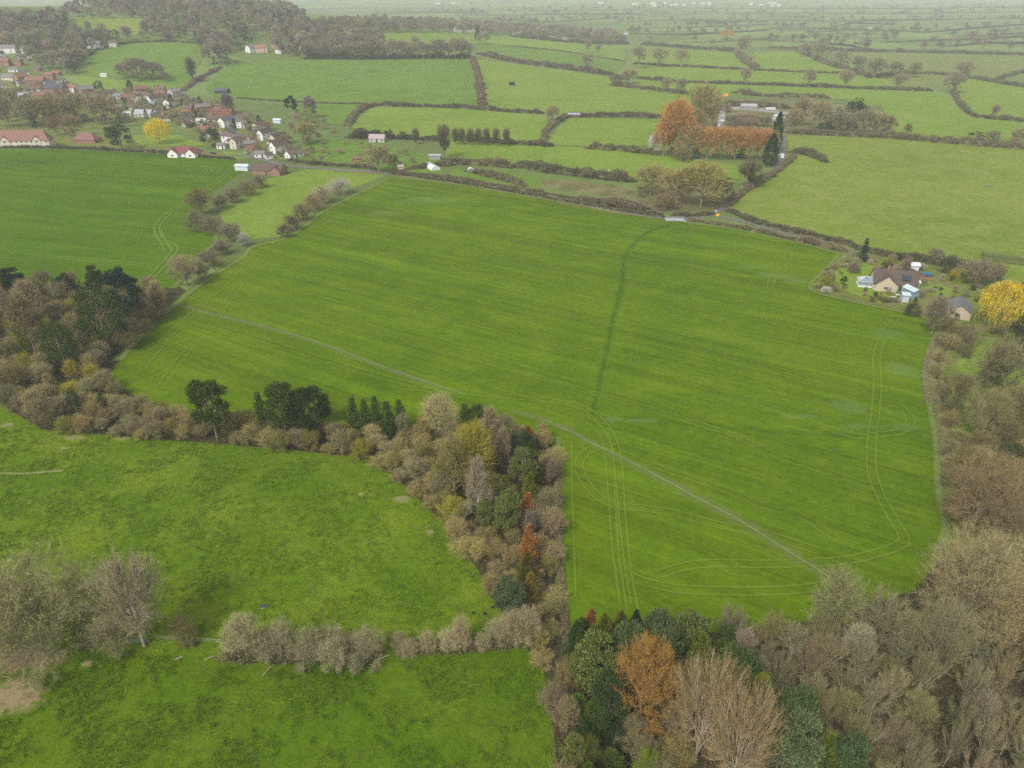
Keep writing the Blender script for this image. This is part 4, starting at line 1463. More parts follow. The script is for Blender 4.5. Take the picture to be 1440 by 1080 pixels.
# hedge of bushes along the meadow ditch, one by one
for i, (x, yb, yt, w) in enumerate(((345, 925, 874, 52), (377, 926, 872, 54), (408, 928, 873, 50), (440, 928, 876, 56), (468, 926, 868, 50), (497, 928, 878, 52), (522, 927, 873, 48), (478, 943, 905, 40), (500, 944, 920, 30),
                                    (560, 918, 874, 36), (580, 922, 890, 32), (604, 918, 890, 34), (632, 917, 888, 38), (655, 916, 866, 38), (678, 912, 884, 34), (700, 908, 862, 40), (722, 905, 850, 44), (745, 912, 858, 40), (330, 918, 890, 30))):
    f = RNG.uniform(.62, 1.12)
    plant_px(RNG.choice(('shrub', 'shrub', 'round')), x + RNG.uniform(-5, 5), yb + RNG.uniform(-5, 5), yb - (yb - yt) * f, w * RNG.uniform(.75, 1.2), jit((.38, .335, .19) if x < 540 else (.42, .35, .19), .1), desc='pale grey leafless bush on the meadow ditch', group='bushes along the meadow ditch', name='shrub', cat='shrub')
# bushes between the left crop and the little pasture
for i, (kind, x, yb, yt, w, c, lab) in enumerate((
    ('round', 285, 303, 264, 48, (.21, .165, .07), 'olive brown round bush, upper end of the field corner clump'), ('shrub', 278, 325, 292, 38, (.23, .19, .11), 'grey tan bush at the bulge of the left crop'),
    ('shrub', 300, 328, 300, 42, (.235, .195, .115), 'grey tan bush behind the field corner bulge'), ('round', 325, 340, 312, 38, (.27, .23, .16), 'pale grey bush by the small pasture gate'),
    ('shrub', 344, 346, 326, 22, (.45, .42, .36), 'small white blossoming bush at the end of the small pasture'), ('shrub', 313, 358, 336, 34, (.22, .18, .12), 'grey brown bush on the bank between crops'),
    ('shrub', 298, 376, 350, 38, (.22, .18, .11), 'brown bush next to the pale round bush'), ('round', 264, 402, 357, 50, (.40, .32, .19), 'pale straw round bush overhanging the left crop'),
    ('shrub', 284, 392, 365, 30, (.26, .21, .12), 'tan bush against the pale straw bush'), ('shrub', 330, 285, 262, 34, (.20, .16, .09), 'brown hedge bush above the small pasture'),
    ('shrub', 348, 275, 253, 34, (.20, .16, .085), 'brown hedge bush, middle of the climbing hedge'), ('shrub', 365, 264, 244, 32, (.20, .165, .09), 'olive hedge bush near the bungalow'),
    ('shrub', 312, 293, 272, 30, (.21, .17, .09), 'brown hedge bush joining the corner clump'), ('shrub', 225, 445, 408, 40, (.27, .215, .125), 'tan bush where the footpath enters the crop'),
    ('shrub', 205, 458, 420, 44, (.26, .21, .12), 'tan bush below the footpath end'), ('shrub', 183, 485, 440, 44, (.27, .215, .12), 'tan shrub on the crop side of the left wood'),
    ('shrub', 478, 273, 249, 48, (.46, .42, .34), 'white blossoming blackthorn, upper one'), ('shrub', 455, 285, 259, 44, (.38, .32, .22), 'cream blackthorn below the white one'),
    ('shrub', 440, 296, 270, 36, (.30, .22, .12), 'brown thorn bush in the short pasture hedge'), ('shrub', 425, 310, 284, 34, (.21, .165, .10), 'dark brown thorn bush in the short pasture hedge'),
    ('shrub', 411, 324, 300, 30, (.18, .14, .10), 'dark thorn bush nearer the pasture corner'), ('shrub', 400, 334, 314, 24, (.16, .125, .09), 'lowest dark thorn bush of the short hedge'),
)):
    plant_px(kind, x, yb, yt, w, c, lod='near', label=lab, group='bushes round the small pasture')
LAND += [(264, 380, 'the pale straw bush'), (478, 261, 'the white blackthorn')]

# ground growth in the woods
scrub('undergrowth', P_STRIP, 2600, 1.2, (.15, .12, .06), size=.6, seed=21)
scrub('undergrowth', P_LWOOD, 2600, 1.4, (.14, .12, .06), size=.7, seed=22)
scrub('undergrowth', P_BWOOD, 6500, 1.5, (.20, .165, .085), size=.7, seed=23)
scrub('undergrowth', P_STREAM, 2400, .9, (.19, .18, .055), size=.6, seed=24)
scrub('rough_grass_tufts', [(1140, 408), (1200, 425), (1260, 437), (1322, 461), (1308, 570), (1330, 745), (1338, 745), (1316, 570), (1335, 462), (1262, 430), (1200, 418), (1146, 402)], 900, .5, (.26, .22, .11), size=.5, seed=25)


def tufts(name, poly, n, h, col, seed, spread=.5, blades=9):
    """tussocks of meadow grass"""
    rng = np.random.default_rng(seed)
    q = in_poly([W(*p) for p in poly], n * 3, rng)
    keep = np.array([mnoise.noise((a * .11, b * .11, seed)) + .55 * mnoise.noise((a * .5, b * .5, seed + 4)) for a, b in q]) > .02
    q = q[keep][:n]
    B = np.repeat(np.column_stack([q, np.zeros(len(q))]), blades, 0)
    B[:, :2] += rng.normal(size=(len(B), 2)) * spread * .45
    d = unit(rng.normal(size=B.shape) * np.array([.8, .8, .1]) + np.array([0, 0, .75]))
    v, t = slivers(B, B + d * (h * rng.uniform(.4, 1.3, (len(B), 1))), .11, rng)
    return tag(link(name, np_mesh(name, v, t, MT_TUFT), None, None, col), None, None, None, 'stuff')


MT_TUFT = tinted('meadow_tussock', .3, .12, .95, island=.35, spec=.05)
tufts('meadow_grass', P_MEAD[2:-2] + [(0, 895), (-60, 700), (-20, 600)], 9000, .30, (.105, .178, .006), 51)
tufts('meadow_grass', P_MEAD[2:-2] + [(0, 895), (-60, 700), (-20, 600)], 3500, .26, (.17, .20, .03), 52)
tufts('meadow_grass', [(-60, 915), (150, 918), (320, 930), (640, 922), (735, 915), (760, 945), (782, 1090), (-60, 1090)], 5500, .26, (.075, .142, .005), 53)
tufts('meadow_grass', [(-60, 915), (150, 918), (320, 930), (640, 922), (735, 915), (760, 945), (782, 1090), (-60, 1090)], 1800, .24, (.13, .165, .02), 54)

for x, y, h in ((1330, 470, 26), (1322, 486, 20), (1318, 508, 16), (1314, 530, 20), (1322, 556, 22), (1326, 580, 18), (1332, 600, 24), (1335, 622, 20), (1332, 642, 26), (1338, 492, 22), (1345, 480, 26), (1336, 660, 24)):
    plant_px('shrub', x, y, y - h, h * 1.3, jit((.30, .26, .11)), lod='near', desc='olive tan bush on the stream bank', group='bushes on the stream bank')
LAND.append((1322, 560, 'the stream bend'))
# ------------------------------------------------------------------ hedges
HB, HD, HO, HT = (.20, .172, .092), (.15, .142, .075), (.19, .175, .075), (.28, .235, .13)
for pts, h, w, c, lab, kw in (
    ([(548, 244), (640, 257), (720, 270), (800, 284), (880, 298), (935, 306)], 1.6, 1.8, HD, 'low dark trimmed hedge between the lane and the big crop', {}),
    ([(962, 309), (1040, 321), (1110, 336), (1150, 345)], 1.8, 2.6, HB, 'low brown hedge on the crop side of the side lane', {}),
    ([(548, 241), (620, 250), (700, 262), (770, 274), (815, 281)], 1.8, 2.2, HB, 'brown lane hedge backing the caravan meadow', {}),
    ([(655, 240), (690, 248), (740, 262)], 3.2, 5, HB, 'ragged brown bramble belt between caravan meadow and lane', dict(rag=.6)),
    ([(810, 280), (850, 287), (890, 294), (922, 299)], 4.2, 6, (.20, .165, .10), 'scruffy tan willow hedge along the lane, short of the bridge', dict(rag=.6)),
    ([(945, 302), (975, 304), (1005, 301)], 2.0, 3, HD, 'dark hedge between bridge and lane bend', {}),
    ([(1022, 290), (1050, 268), (1080, 250), (1104, 232), (1116, 220)], 3.0, 4, HB, 'brown hedge between the rising lane and the big yellow pasture', {}),
    ([(1112, 214), (1135, 218), (1152, 224), (1162, 229)], 3.4, 4, HD, 'short dark hedge poking into the yellow pasture', {}),
    ([(1024, 296), (1060, 312), (1120, 328), (1165, 338), (1205, 348)], 2.4, 3, HD, 'dark hedge below the yellow pasture beside the side lane', {}),
    ([(1120, 338), (1155, 345), (1190, 354)], 3.6, 5, (.25, .21, .12), 'overgrown olive brown hedge before the cottage garden', dict(rag=.6)),
    ([(1205, 350), (1245, 360), (1290, 368), (1340, 374), (1385, 380)], 3.2, 4, HD, 'dark hedge behind the cottage garden', dict(rag=.6)),
    ([(1105, 187), (1180, 191), (1262, 195), (1352, 203), (1440, 210), (1500, 216)], 4.2, 5, HB, 'thick brown hedge along the top of the yellow pasture', {}),
    ([(1340, 130), (1352, 150), (1370, 164), (1400, 168), (1440, 171), (1520, 178)], 3.2, 4, HD, 'curving dark hedge round the far corner pasture', {}),
    ([(893, 110), (960, 116), (1050, 119), (1160, 123), (1262, 127), (1312, 128)], 3.4, 4, HD, 'long straight dark hedge with trees across the mid pastures', {}),
    ([(858, 120), (900, 125), (967, 133)], 4.2, 5, HB, 'thick brown hedge below the white horsebox', {}),
    ([(890, 90), (960, 94), (1080, 100), (1212, 105)], 3.0, 3, HD, 'upper dark hedge parallel to the long straight one', {}),
    ([(672, 76), (720, 87), (795, 97), (866, 107)], 6, 8, (.16, .13, .085), 'tall shaggy hedge running down from the ridge', dict(rag=.6)),
    ([(720, 65), (795, 73), (880, 87)], 1.6, 2, HD, 'thin dark hedge near the white farm cottages', {}),
    ([(664, 83), (670, 100), (675, 125), (678, 150)], 5, 6, (.19, .13, .085), 'brown hedge climbing between the two hill fields', dict(rag=.6)),
    ([(532, 148), (570, 150), (612, 151), (660, 153), (720, 158), (762, 160)], 3.6, 4.5, HD, 'bushy hedge along the foot of the hill field', dict(rag=.7)),
    ([(795, 163), (830, 164), (880, 164), (932, 166)], 4, 4.5, HD, 'dark hedge to the right of the field shelter', {}),
    ([(490, 177), (500, 161), (518, 151), (535, 148)], 4, 5, HB, 'hedge bending round the hill field corner', dict(rag=.6)),
    ([(332, 138), (420, 144), (520, 147)], 1.2, 1.6, HD, 'thin dark hedge line low on the hill field', {}),
    ([(492, 193), (532, 194), (572, 196), (620, 198)], 4.4, 5, (.10, .10, .05), 'dark ivy hedge above the allotments', dict(rag=.8)),
    ([(640, 198), (690, 201), (720, 203), (778, 206)], 4.0, 4.5, HD, 'dark hedge under the row of ivy clad thorns', dict(rag=.6)),
    ([(827, 208), (850, 211), (880, 213), (926, 218)], 4.5, 5, HO, 'gappy olive hedge left of the white birch', dict(rag=.8)),
    ([(765, 197), (768, 185), (782, 173), (796, 165)], 3, 5, HB, 'winding brown hedge beside the field shelter', {}),
    ([(720, 233), (760, 240), (802, 246), (846, 251), (896, 256)], 4.5, 6, HD, 'lumpy dark hedge below the little stream', dict(rag=.9)),
    ([(575, 238), (610, 235), (640, 231), (690, 233), (718, 236)], 3.5, 5, HB, 'brown bramble hedge behind the polytunnel', dict(rag=.7)),
    ([(1122, 72), (1140, 80), (1167, 92), (1205, 101), (1222, 110)], 5, 6, HB, 'slanting tree grown hedge below the olive pasture', dict(rag=.6)),
    ([(1230, 108), (1300, 104), (1350, 108), (1382, 113), (1440, 123), (1500, 128)], 4, 5, HD, 'dark hedge along the bottom of the olive pasture', dict(rag=.5)),
    ([(1400, 113), (1420, 107), (1440, 102), (1500, 96)], 4, 5, HD, 'dark hedge curving up at the frame edge', {}),
    ([(1080, 68), (1150, 71), (1230, 73), (1330, 75), (1440, 78), (1520, 80)], 5, 6, HD, 'long tree lined hedge at the top of the olive pasture', dict(rag=.6)),
    ([(902, 63), (950, 67), (995, 70), (1034, 73)], 6, 7, HD, 'thick dark hedge under the golden willow of the vale', {}),
    ([(1034, 73), (1046, 86), (1063, 98)], 7, 9, HB, 'wooded hedge slanting down between two pastures', {}),
    ([(985, 132), (1005, 147), (1040, 149), (1080, 151), (1114, 153)], 4.5, 7, HB, 'brown belt of scrub round the farmyard', dict(rag=.6)),
    ([(1030, 131), (1080, 136), (1130, 137), (1168, 139)], 4, 5, HB, 'reddish brown hedge behind the farmyard', {}),
    ([(126, 78), (141, 69), (171, 62), (220, 59), (282, 61)], 2, 3, HD, 'dark hedge round the hanging pasture above the village', {}),
    ([(257, 128), (275, 115), (292, 105), (312, 95)], 3, 5, HB, 'brown roadside hedge below the hill field', {}),
    ([(0, 208), (90, 209), (200, 214), (260, 219), (330, 224)], 1.8, 2.4, HD, 'low dark hedge between farmhouse grounds and left crop', {}),
    ([(405, 226), (440, 231), (480, 234), (530, 238)], 1.8, 2.4, HD, 'garden hedge along the lane by the bungalow', {}),
    ([(720, 52), (760, 56), (800, 60), (845, 62), (885, 62)], 7, 9, (.13, .12, .075), 'belt of dark scrub behind the white farm cottages', dict(rag=.6)),
    ([(1318, 470), (1300, 520), (1306, 570)], .8, 1.2, HT, 'dry reedy bank hedge along the stream', dict(rag=.8)),
    ([(320, 917), (420, 925), (540, 921)], 2.2, 3, HO, 'low bramble along the meadow ditch under the pale bushes', dict(rag=.7)),
    ([(560, 914), (640, 914), (700, 908), (745, 902)], 1.2, 2, HO, 'low bramble along the ditch towards the wood strip', dict(rag=.7)),
    ([(800, 905), (792, 860), (788, 790), (786, 720), (785, 650)], .9, 1.1, HT, 'pale dry bank between wood strip and crop', dict(rag=.8)),
    ([(1224, 421), (1242, 423), (1260, 425)], 1.8, 2.2, HO, 'clipped olive hedge below the cottage terrace', {}),
    ([(1240, 378), (1265, 380), (1300, 390)], 1.6, 2, HD, 'dark clipped hedge behind the stone cottage', {}),
):
    hedge(pts, h, w, c, lab, **kw)
# far hedges across the misty vale
FARH = []
for i, (pts, h) in enumerate((
    ([(1080, 57), (1150, 61), (1200, 66), (1230, 70)], 5), ([(1285, 46), (1330, 44), (1375, 40), (1440, 35)], 6), ([(1080, 39), (1150, 41), (1275, 44), (1310, 46)], 5), ([(1240, 60), (1300, 58), (1380, 56), (1440, 52)], 9),
    ([(880, 47), (960, 50), (1030, 46), (1080, 43)], 6), ([(900, 40), (990, 38), (1080, 35)], 5), ([(1080, 28), (1200, 30), (1320, 28), (1440, 26)], 7), ([(860, 31), (960, 29), (1080, 31)], 6), ([(700, 33), (790, 30), (860, 26)], 6),
    ([(640, 22), (760, 21), (900, 20)], 7), ([(900, 20), (1080, 19), (1250, 20), (1440, 17)], 8), ([(600, 14), (760, 15), (960, 13)], 9), ([(960, 12), (1200, 13), (1440, 11)], 9), ([(640, 30), (700, 28), (760, 30)], 6),
    ([(1130, 52), (1180, 47), (1260, 50)], 5), ([(960, 60), (1040, 58), (1085, 55)], 5), ([(1330, 66), (1380, 62), (1440, 62)], 10), ([(1340, 52), (1390, 50), (1440, 47)], 6), ([(520, 20), (600, 18), (680, 17)], 7), ([(1170, 38), (1200, 33), (1260, 35)], 5),
)):
    FARH.append(pts)
    hedge(pts, h * .5, h * .6, (.11, .105, .065), 'misty dark hedge line far out in the vale', group='far hedges of the vale', smooth=False, dens=.6, seed=i)

# ------------------------------------------------------------------ trees of the middle distance, each traced
BR, BR2, OL = (.30, .262, .135), (.25, .222, .125), (.30, .265, .10)
MID = (
    ('pine', 411, 164, 134, 20, (.025, .05, .02), 'dark pointed pine standing at the hill field gate', 'the hill field pine'), ('birch', 437, 166, 136, 22, (.26, .21, .17), 'pale tall birch right of the hill field pine', None),
    ('round', 432, 203, 172, 38, OL, 'olive round tree above the white gabled cottages', 'the round cottage tree'), ('ivy', 625, 223, 174, 24, (.15, .14, .07), 'tall narrow ivy clad tree by the polytunnel', 'the narrow ivy tree'),
    ('round', 533, 243, 204, 40, BR, 'big brown bare tree at the lane junction', 'the lane junction tree'), ('evergreen', 553, 235, 216, 18, (.05, .075, .025), 'small evergreen by the lane junction tree', None),
    ('round', 777, 173, 148, 24, BR, 'bare round tree beside the field shelter', 'the shelter tree'), ('round', 827, 75, 56, 16, BR2, 'first of two lone trees in the pale pasture', None), ('round', 841, 78, 61, 12, BR2, 'second and smaller lone tree in the pale pasture', None),
    ('round', 825, 98, 76, 22, BR2, 'bare tree growing from the tall shaggy hedge', None), ('round', 897, 96, 64, 26, BR2, 'wide bare tree at the head of the white horsebox track', 'the horsebox tree'), ('wide', 926, 94, 66, 36, BR2, 'broad bare tree in the upper dark hedge', None),
    ('round', 957, 94, 68, 26, BR, 'bare tree right of the broad one in the upper hedge', None), ('round', 1043, 82, 50, 24, BR2, 'tall dark bare tree on the wooded slanting hedge', 'the slanting hedge tree'),
    ('weeping', 1021, 56, 41, 21, (.42, .27, .05), 'golden willow glowing in the misty vale', 'the misty golden willow'), ('round', 1047, 118, 95, 19, BR, 'slim bare tree above the orange poplars', None), ('round', 937, 128, 109, 18, BR, 'bare hedge tree left of the farmyard', None),
    ('round', 957, 131, 110, 18, BR2, 'second bare hedge tree left of the farmyard', None), ('round', 885, 118, 97, 28, BR, 'brown scrubby tree beside the white horsebox', None), ('round', 868, 121, 104, 24, (.2, .15, .11), 'bushy brown tree at the shaggy hedge end', None),
    ('round', 947, 221, 137, 56, (.46, .235, .07), 'tallest rust orange poplar, left of the row', 'the tallest orange poplar'), ('round', 932, 220, 166, 36, (.44, .22, .065), 'low orange poplar leaning on the tallest one', None),
    ('round', 967, 224, 170, 40, (.38, .25, .09), 'tan orange willow joining the tallest poplar to the row', None), ('shrub', 958, 226, 204, 34, (.26, .22, .09), 'olive scrub under the tallest poplar', None),
    ('round', 985, 190, 117, 52, OL, 'big olive willow behind the tallest orange poplar', 'the big olive willow'), ('round', 970, 205, 150, 44, (.24, .19, .08), 'tan willow between orange poplar and olive willow', None), ('round', 1000, 180, 130, 36, BR, 'brown bare tree beside the farm gap', None),
    ('round', 994, 224, 178, 40, (.46, .25, .08), 'first orange willow of the clipped row', None), ('round', 1013, 224, 177, 40, (.44, .24, .08), 'second orange willow of the clipped row', None), ('round', 1033, 225, 178, 40, (.46, .25, .075), 'third orange willow of the clipped row', 'the orange willow row'),
    ('round', 1053, 226, 179, 40, (.45, .24, .08), 'fourth orange willow of the clipped row', None), ('round', 1071, 228, 180, 38, (.46, .24, .075), 'fifth orange willow of the clipped row, by the dark cypress', None), ('spruce', 1041, 222, 188, 14, (.03, .055, .025), 'dark young spruce among the orange willows', None),
    ('evergreen', 950, 222, 203, 24, (.09, .10, .035), 'green bush at the foot of the tallest poplar', None), ('evergreen', 975, 223, 207, 24, (.09, .10, .04), 'olive bush at the foot of the first orange willow', None),
    ('cypress', 1088, 214, 156, 20, (.022, .05, .018), 'tall dark cypress at the top of the lane', 'the tall dark cypress'), ('cypress', 1081, 234, 186, 24, (.022, .048, .02), 'bushy dark cypress lower down the lane', None), ('birch', 919, 216, 188, 18, (.62, .60, .57), 'white barked birch beside the orange poplars', 'the white birch'),
    ('evergreen', 1195, 184, 133, 46, (.025, .05, .018), 'dark domed holm oak above the copse', 'the domed holm oak'), ('evergreen', 1172, 185, 150, 30, (.04, .07, .025), 'dark evergreen left of the domed holm oak', None),
    ('round', 1125, 178, 135, 34, BR, 'brown bare tree at the farmyard end of the copse', None), ('round', 1150, 186, 140, 36, BR, 'brown bare tree in the copse, second from the yard', 'the yard copse tree'), ('round', 1180, 188, 156, 36, BR2, 'dark brown bare tree in the copse front', None), ('round', 1190, 189, 165, 24, (.23, .18, .11), 'tan round bush of the copse', None),
    ('round', 1212, 189, 153, 34, BR2, 'brown bare tree right of the holm oak', None), ('round', 1232, 190, 158, 32, BR, 'bare tree near the copse end', None), ('round', 1246, 190, 162, 24, (.2, .18, .09), 'thin olive tree closing the copse', None), ('round', 1115, 186, 152, 30, BR, 'bare brown tree beside the cars', None),
    ('evergreen', 1160, 188, 168, 28, (.06, .085, .03), 'green bush in front of the copse', None), ('ivy', 1052, 264, 224, 40, (.16, .15, .07), 'spiky green ivy topped tree by the lane', 'the spiky ivy tree'),
    ('round', 985, 292, 226, 74, (.31, .27, .09), 'largest olive willow of the thicket by the lane', 'the largest thicket willow'), ('round', 950, 288, 238, 60, (.31, .255, .095), 'tan willow in the middle of the thicket', None), ('round', 915, 276, 232, 60, (.31, .265, .10), 'loose olive willow at the left of the thicket', None), ('round', 1015, 288, 248, 34, (.20, .17, .08), 'olive willow at the lane side of the thicket', None), ('shrub', 935, 294, 270, 46, (.24, .185, .09), 'low tan scrub in front of the thicket', None),
    ('round', 1136, 123, 96, 21, BR, 'solitary bare tree on the long straight hedge', 'the solitary hedge tree'), ('round', 1187, 124, 98, 26, BR, 'pale bare tree right of the solitary one', None), ('round', 1265, 124, 103, 25, BR, 'bare tree at the end of the long straight hedge', None), ('round', 1230, 110, 81, 32, BR2, 'big bare tree below the olive pasture', 'the big olive pasture tree'), ('round', 1257, 109, 86, 28, BR2, 'bare tree right beside the big olive pasture tree', None),
    ('round', 1285, 109, 87, 20, BR2, 'round bare tree alone in the olive pasture hedge', None), ('round', 1205, 102, 78, 25, BR2, 'bare tree halfway down the slanting hedge', None), ('round', 1180, 96, 70, 26, BR2, 'bare tree high on the slanting hedge', None), ('round', 1152, 86, 59, 32, BR2, 'large bare tree at the top of the slanting hedge', None), ('round', 1133, 80, 60, 26, BR2, 'bare tree at the very top of the slanting hedge', None),
    ('wide', 1340, 131, 99, 38, BR2, 'spreading bare oak at the pasture corner', 'the spreading corner oak'), ('wide', 1353, 109, 85, 36, BR2, 'spreading bare oak just above the corner oak', None), ('round', 1397, 166, 147, 13, (.27, .18, .14), 'small pinkish bare tree in the corner pasture hedge', None), ('shrub', 1275, 190, 172, 15, (.23, .18, .11), 'small lone bush on the yellow pasture hedge', None),
    ('evergreen', 1372, 197, 183, 24, (.09, .10, .05), 'dark bush in the thick brown hedge', None), ('shrub', 1395, 199, 182, 30, BR2, 'brown bush beside the dark one in the thick hedge', None), ('shrub', 1432, 202, 178, 32, BR, 'brown bush at the frame end of the thick hedge', None), ('shrub', 1425, 206, 192, 14, (.27, .21, .14), 'tan bush low in the thick hedge', None),
    ('weeping', 226, 202, 166, 36, (.74, .58, .03), 'bright yellow willow on the village lawn', 'the yellow village willow'), ('evergreen', 172, 210, 168, 46, (.032, .05, .022), 'large dark cedar beside the farm barn', 'the large dark cedar'), ('round', 105, 192, 162, 34, (.27, .20, .10), 'tan round tree between farmhouse and barn', None), ('round', 80, 190, 163, 24, (.25, .18, .09), 'brown tree behind the farmhouse', None),
    ('evergreen', 298, 208, 176, 34, (.035, .055, .022), 'dark evergreen in the village by the white gable', 'the dark village evergreen'), ('round', 15, 178, 124, 56, (.28, .24, .12), 'huge olive brown tree over the farmhouse', 'the huge farmhouse tree'), ('round', 78, 176, 132, 46, (.28, .24, .12), 'wide brown tree behind the barn', 'the wide barn tree'), ('round', 110, 172, 130, 46, (.28, .24, .12), 'second wide brown tree behind the barn', None),
    ('round', 148, 174, 132, 50, (.28, .24, .12), 'third wide brown tree, towards the yellow willow', None), ('round', 45, 180, 136, 40, (.28, .24, .12), 'olive tree between the two wide ones', None), ('cypress', 48, 178, 158, 9, (.03, .06, .025), 'thin dark cypress behind the farmhouse', None), ('evergreen', 40, 155, 130, 26, (.05, .075, .03), 'dull green evergreen above the farmhouse', None),
    ('evergreen', 140, 130, 112, 16, (.035, .055, .03), 'dark evergreen at the lower hanging pasture edge', None), ('cypress', 184, 128, 112, 11, (.03, .055, .025), 'single dark cypress at the village edge', None), ('round', 195, 112, 80, 42, (.25, .21, .15), 'big bare tree in the hanging pasture', 'the hanging pasture tree'), ('round', 218, 112, 86, 36, (.25, .21, .15), 'second bare tree in the hanging pasture', None), ('round', 175, 110, 88, 26, (.24, .2, .14), 'smaller bare tree beside the white hut', None),
    ('birch', 322, 160, 133, 20, (.23, .15, .14), 'purple brown tree beside the brick terrace', None), ('ivy', 272, 116, 80, 16, (.10, .10, .06), 'ivy clad tree by the roadside hedge', None), ('round', 310, 90, 58, 46, (.24, .2, .14), 'big bare tree above the road', None), ('round', 232, 115, 100, 16, (.25, .19, .12), 'tan bush at the lower hanging pasture', None),
    ('wide', 1370, 400, 365, 60, (.23, .19, .12), 'grey bare tree between garden and netted pen', 'the pen tree'), ('ivy', 1398, 395, 370, 24, (.26, .2, .1), 'small tan tree by the netted pen', None), ('spruce', 1212, 368, 333, 20, (.03, .05, .025), 'dark pointed conifer in the cottage garden', 'the garden conifer'), ('round', 1310, 470, 415, 44, (.24, .21, .12), 'bare garden tree before the slate garage', 'the garage tree'),
    ('evergreen', 1282, 445, 424, 26, (.07, .07, .04), 'dark bush by the garden shed', None), ('shrub', 1162, 400, 380, 24, (.24, .2, .11), 'tan bush at the garden corner', None), ('shrub', 1160, 408, 386, 20, (.26, .27, .03), 'yellow green bush at the garden corner', None), ('shrub', 1161, 412, 402, 16, (.55, .53, .48), 'white blossoming bush at the garden corner', None), ('shrub', 1199, 384, 368, 22, (.24, .18, .12), 'pinkish bush under the garden conifer', None),
    ('shrub', 1341, 391, 380, 14, (.5, .36, .02), 'yellow forsythia by the red car', None), ('shrub', 1247, 375, 362, 18, (.26, .25, .04), 'yellow green bush behind the stone cottage', None), ('evergreen', 1262, 366, 354, 12, (.05, .09, .02), 'round green bush in the garden hedge', None), ('shrub', 1272, 380, 362, 18, (.27, .2, .14), 'pinkish bare bush behind the cottage', None), ('evergreen', 1328, 383, 362, 26, (.055, .075, .03), 'dark evergreen behind the red car', None), ('shrub', 1295, 380, 370, 16, (.42, .36, .25), 'cream flowering bush by the white shed', None),
    ('round', 1315, 365, 350, 24, (.23, .18, .13), 'thin bare tree in the pasture hedge', None), ('shrub', 1244, 408, 398, 13, (.15, .10, .06), 'brown creeper bush against the cottage wall', None), ('evergreen', 1357, 470, 452, 22, (.06, .08, .03), 'green bush below the slate garage', None), ('shrub', 1355, 490, 464, 30, (.22, .19, .09), 'tangled bush under the garage', None), ('evergreen', 1410, 500, 470, 40, (.16, .17, .05), 'olive green bush under the golden willow', None), ('evergreen', 1216, 412, 402, 7, (.06, .09, .03), 'small clipped bush on the garden lawn', None),
)
for k, x, yb, yt, w, c, lab, mk in MID:
    plant_px(k, x, yb, yt, w, c, label=lab, group=None)
    if mk: LAND.append((x, (yb + yt) / 2, mk))
for i, (x, y, t, w) in enumerate(((1030, 176, 160, 26), (1046, 176, 158, 28), (1062, 177, 160, 26), (1076, 178, 161, 22), (1038, 182, 166, 24), (1056, 183, 166, 26), (1022, 158, 146, 16), (995, 160, 140, 26), (1120, 170, 150, 24), (1110, 178, 158, 20))):
    plant_px('round' if i % 3 else 'shrub', x, y, t, w, jit((.27, .215, .13)), lod='mid', desc='brown scrubby tree beside the farmyard', group='scrub round the farmyard', name='thorn_tree', cat='tree')
for i, x in enumerate((585, 640, 650, 662, 673, 684, 698, 712)):
    plant_px('ivy', x, 203 + i * .5, 180, 13, (.17, .145, .08), lod='mid', desc='small ivy clad thorn above the meadow', group='row of ivy clad thorns')
for i, x in enumerate((505, 520, 548, 566)):
    plant_px('evergreen', x, 196, 180 + i % 2 * 4, 18, (.06, .07, .035), lod='mid', desc='dark ivy smothered thorn', group='row of ivy clad thorns')
# the belt of trees on the ridge hedge, and hedgerow trees out to the mist
for i in range(26):
    x = 432 + i * 9.1 + RNG.uniform(-2, 2)
    plant_px('round' if i % 4 else 'ivy', x, 83, RNG.uniform(48, 62) if x > 480 else RNG.uniform(55, 66), RNG.uniform(16, 26), jit((.26, .225, .13) if i % 3 else (.29, .215, .15)), lod='far', desc='bare tree in the ridge belt', group='trees of the ridge belt')
hedge([(428, 83), (480, 83), (540, 83), (600, 82), (664, 81)], 7, 8, (.10, .105, .055), 'dark ivy underbrush along the ridge belt', rag=.6)
for x, yb, yt, w in ((675, 62, 48, 14), (684, 62, 45, 14), (671, 57, 36, 9)):
    plant_px('cypress' if w < 10 else 'round', x, yb, yt, w, (.04, .07, .04) if w < 10 else BR2, lod='far', desc='small tree on the ridge pasture', group='trees on the ridge pasture')
LAND += [(80, 120, 'the slate roofed house'), (230, 140, 'the white street gable'), (320, 160, 'the brick terrace'), (395, 200, 'the stepped cottage row'), (180, 148, 'the green allotment shed'), (25, 95, 'the frame edge houses'), (545, 65, 'the ridge belt middle'), (700, 50, 'the ridge houses'), (790, 52, 'the white farm cottages'), (1120, 45, 'the vale hedges'), (1350, 62, 'the dark frame edge trees'), (300, 30, 'the hill wood crest'), (60, 40, 'the hilltop houses'), (400, 60, 'the brick hill houses'), (300, 185, 'the village street'), (210, 140, 'the village sheds')]


def strew(poly, n, hr, wr, kinds, group, seed, gap, avoid=()):
    ps = dart(poly, gap, seed, avoid)
    random.Random(seed).shuffle(ps)
    for p in ps[:n]:
        k, c, d = RNG.choice(kinds)
        h = RNG.uniform(*hr)
        w = RNG.uniform(*wr)
        if k in ('cypress', 'spruce', 'birch'): w *= .6
        plant(k, p, h, w, jit(c), 'far', desc=d, group=group, name={'round': 'hill_tree' if 'hill' in d else 'garden_tree', 'shrub': 'garden_shrub'}.get(k))


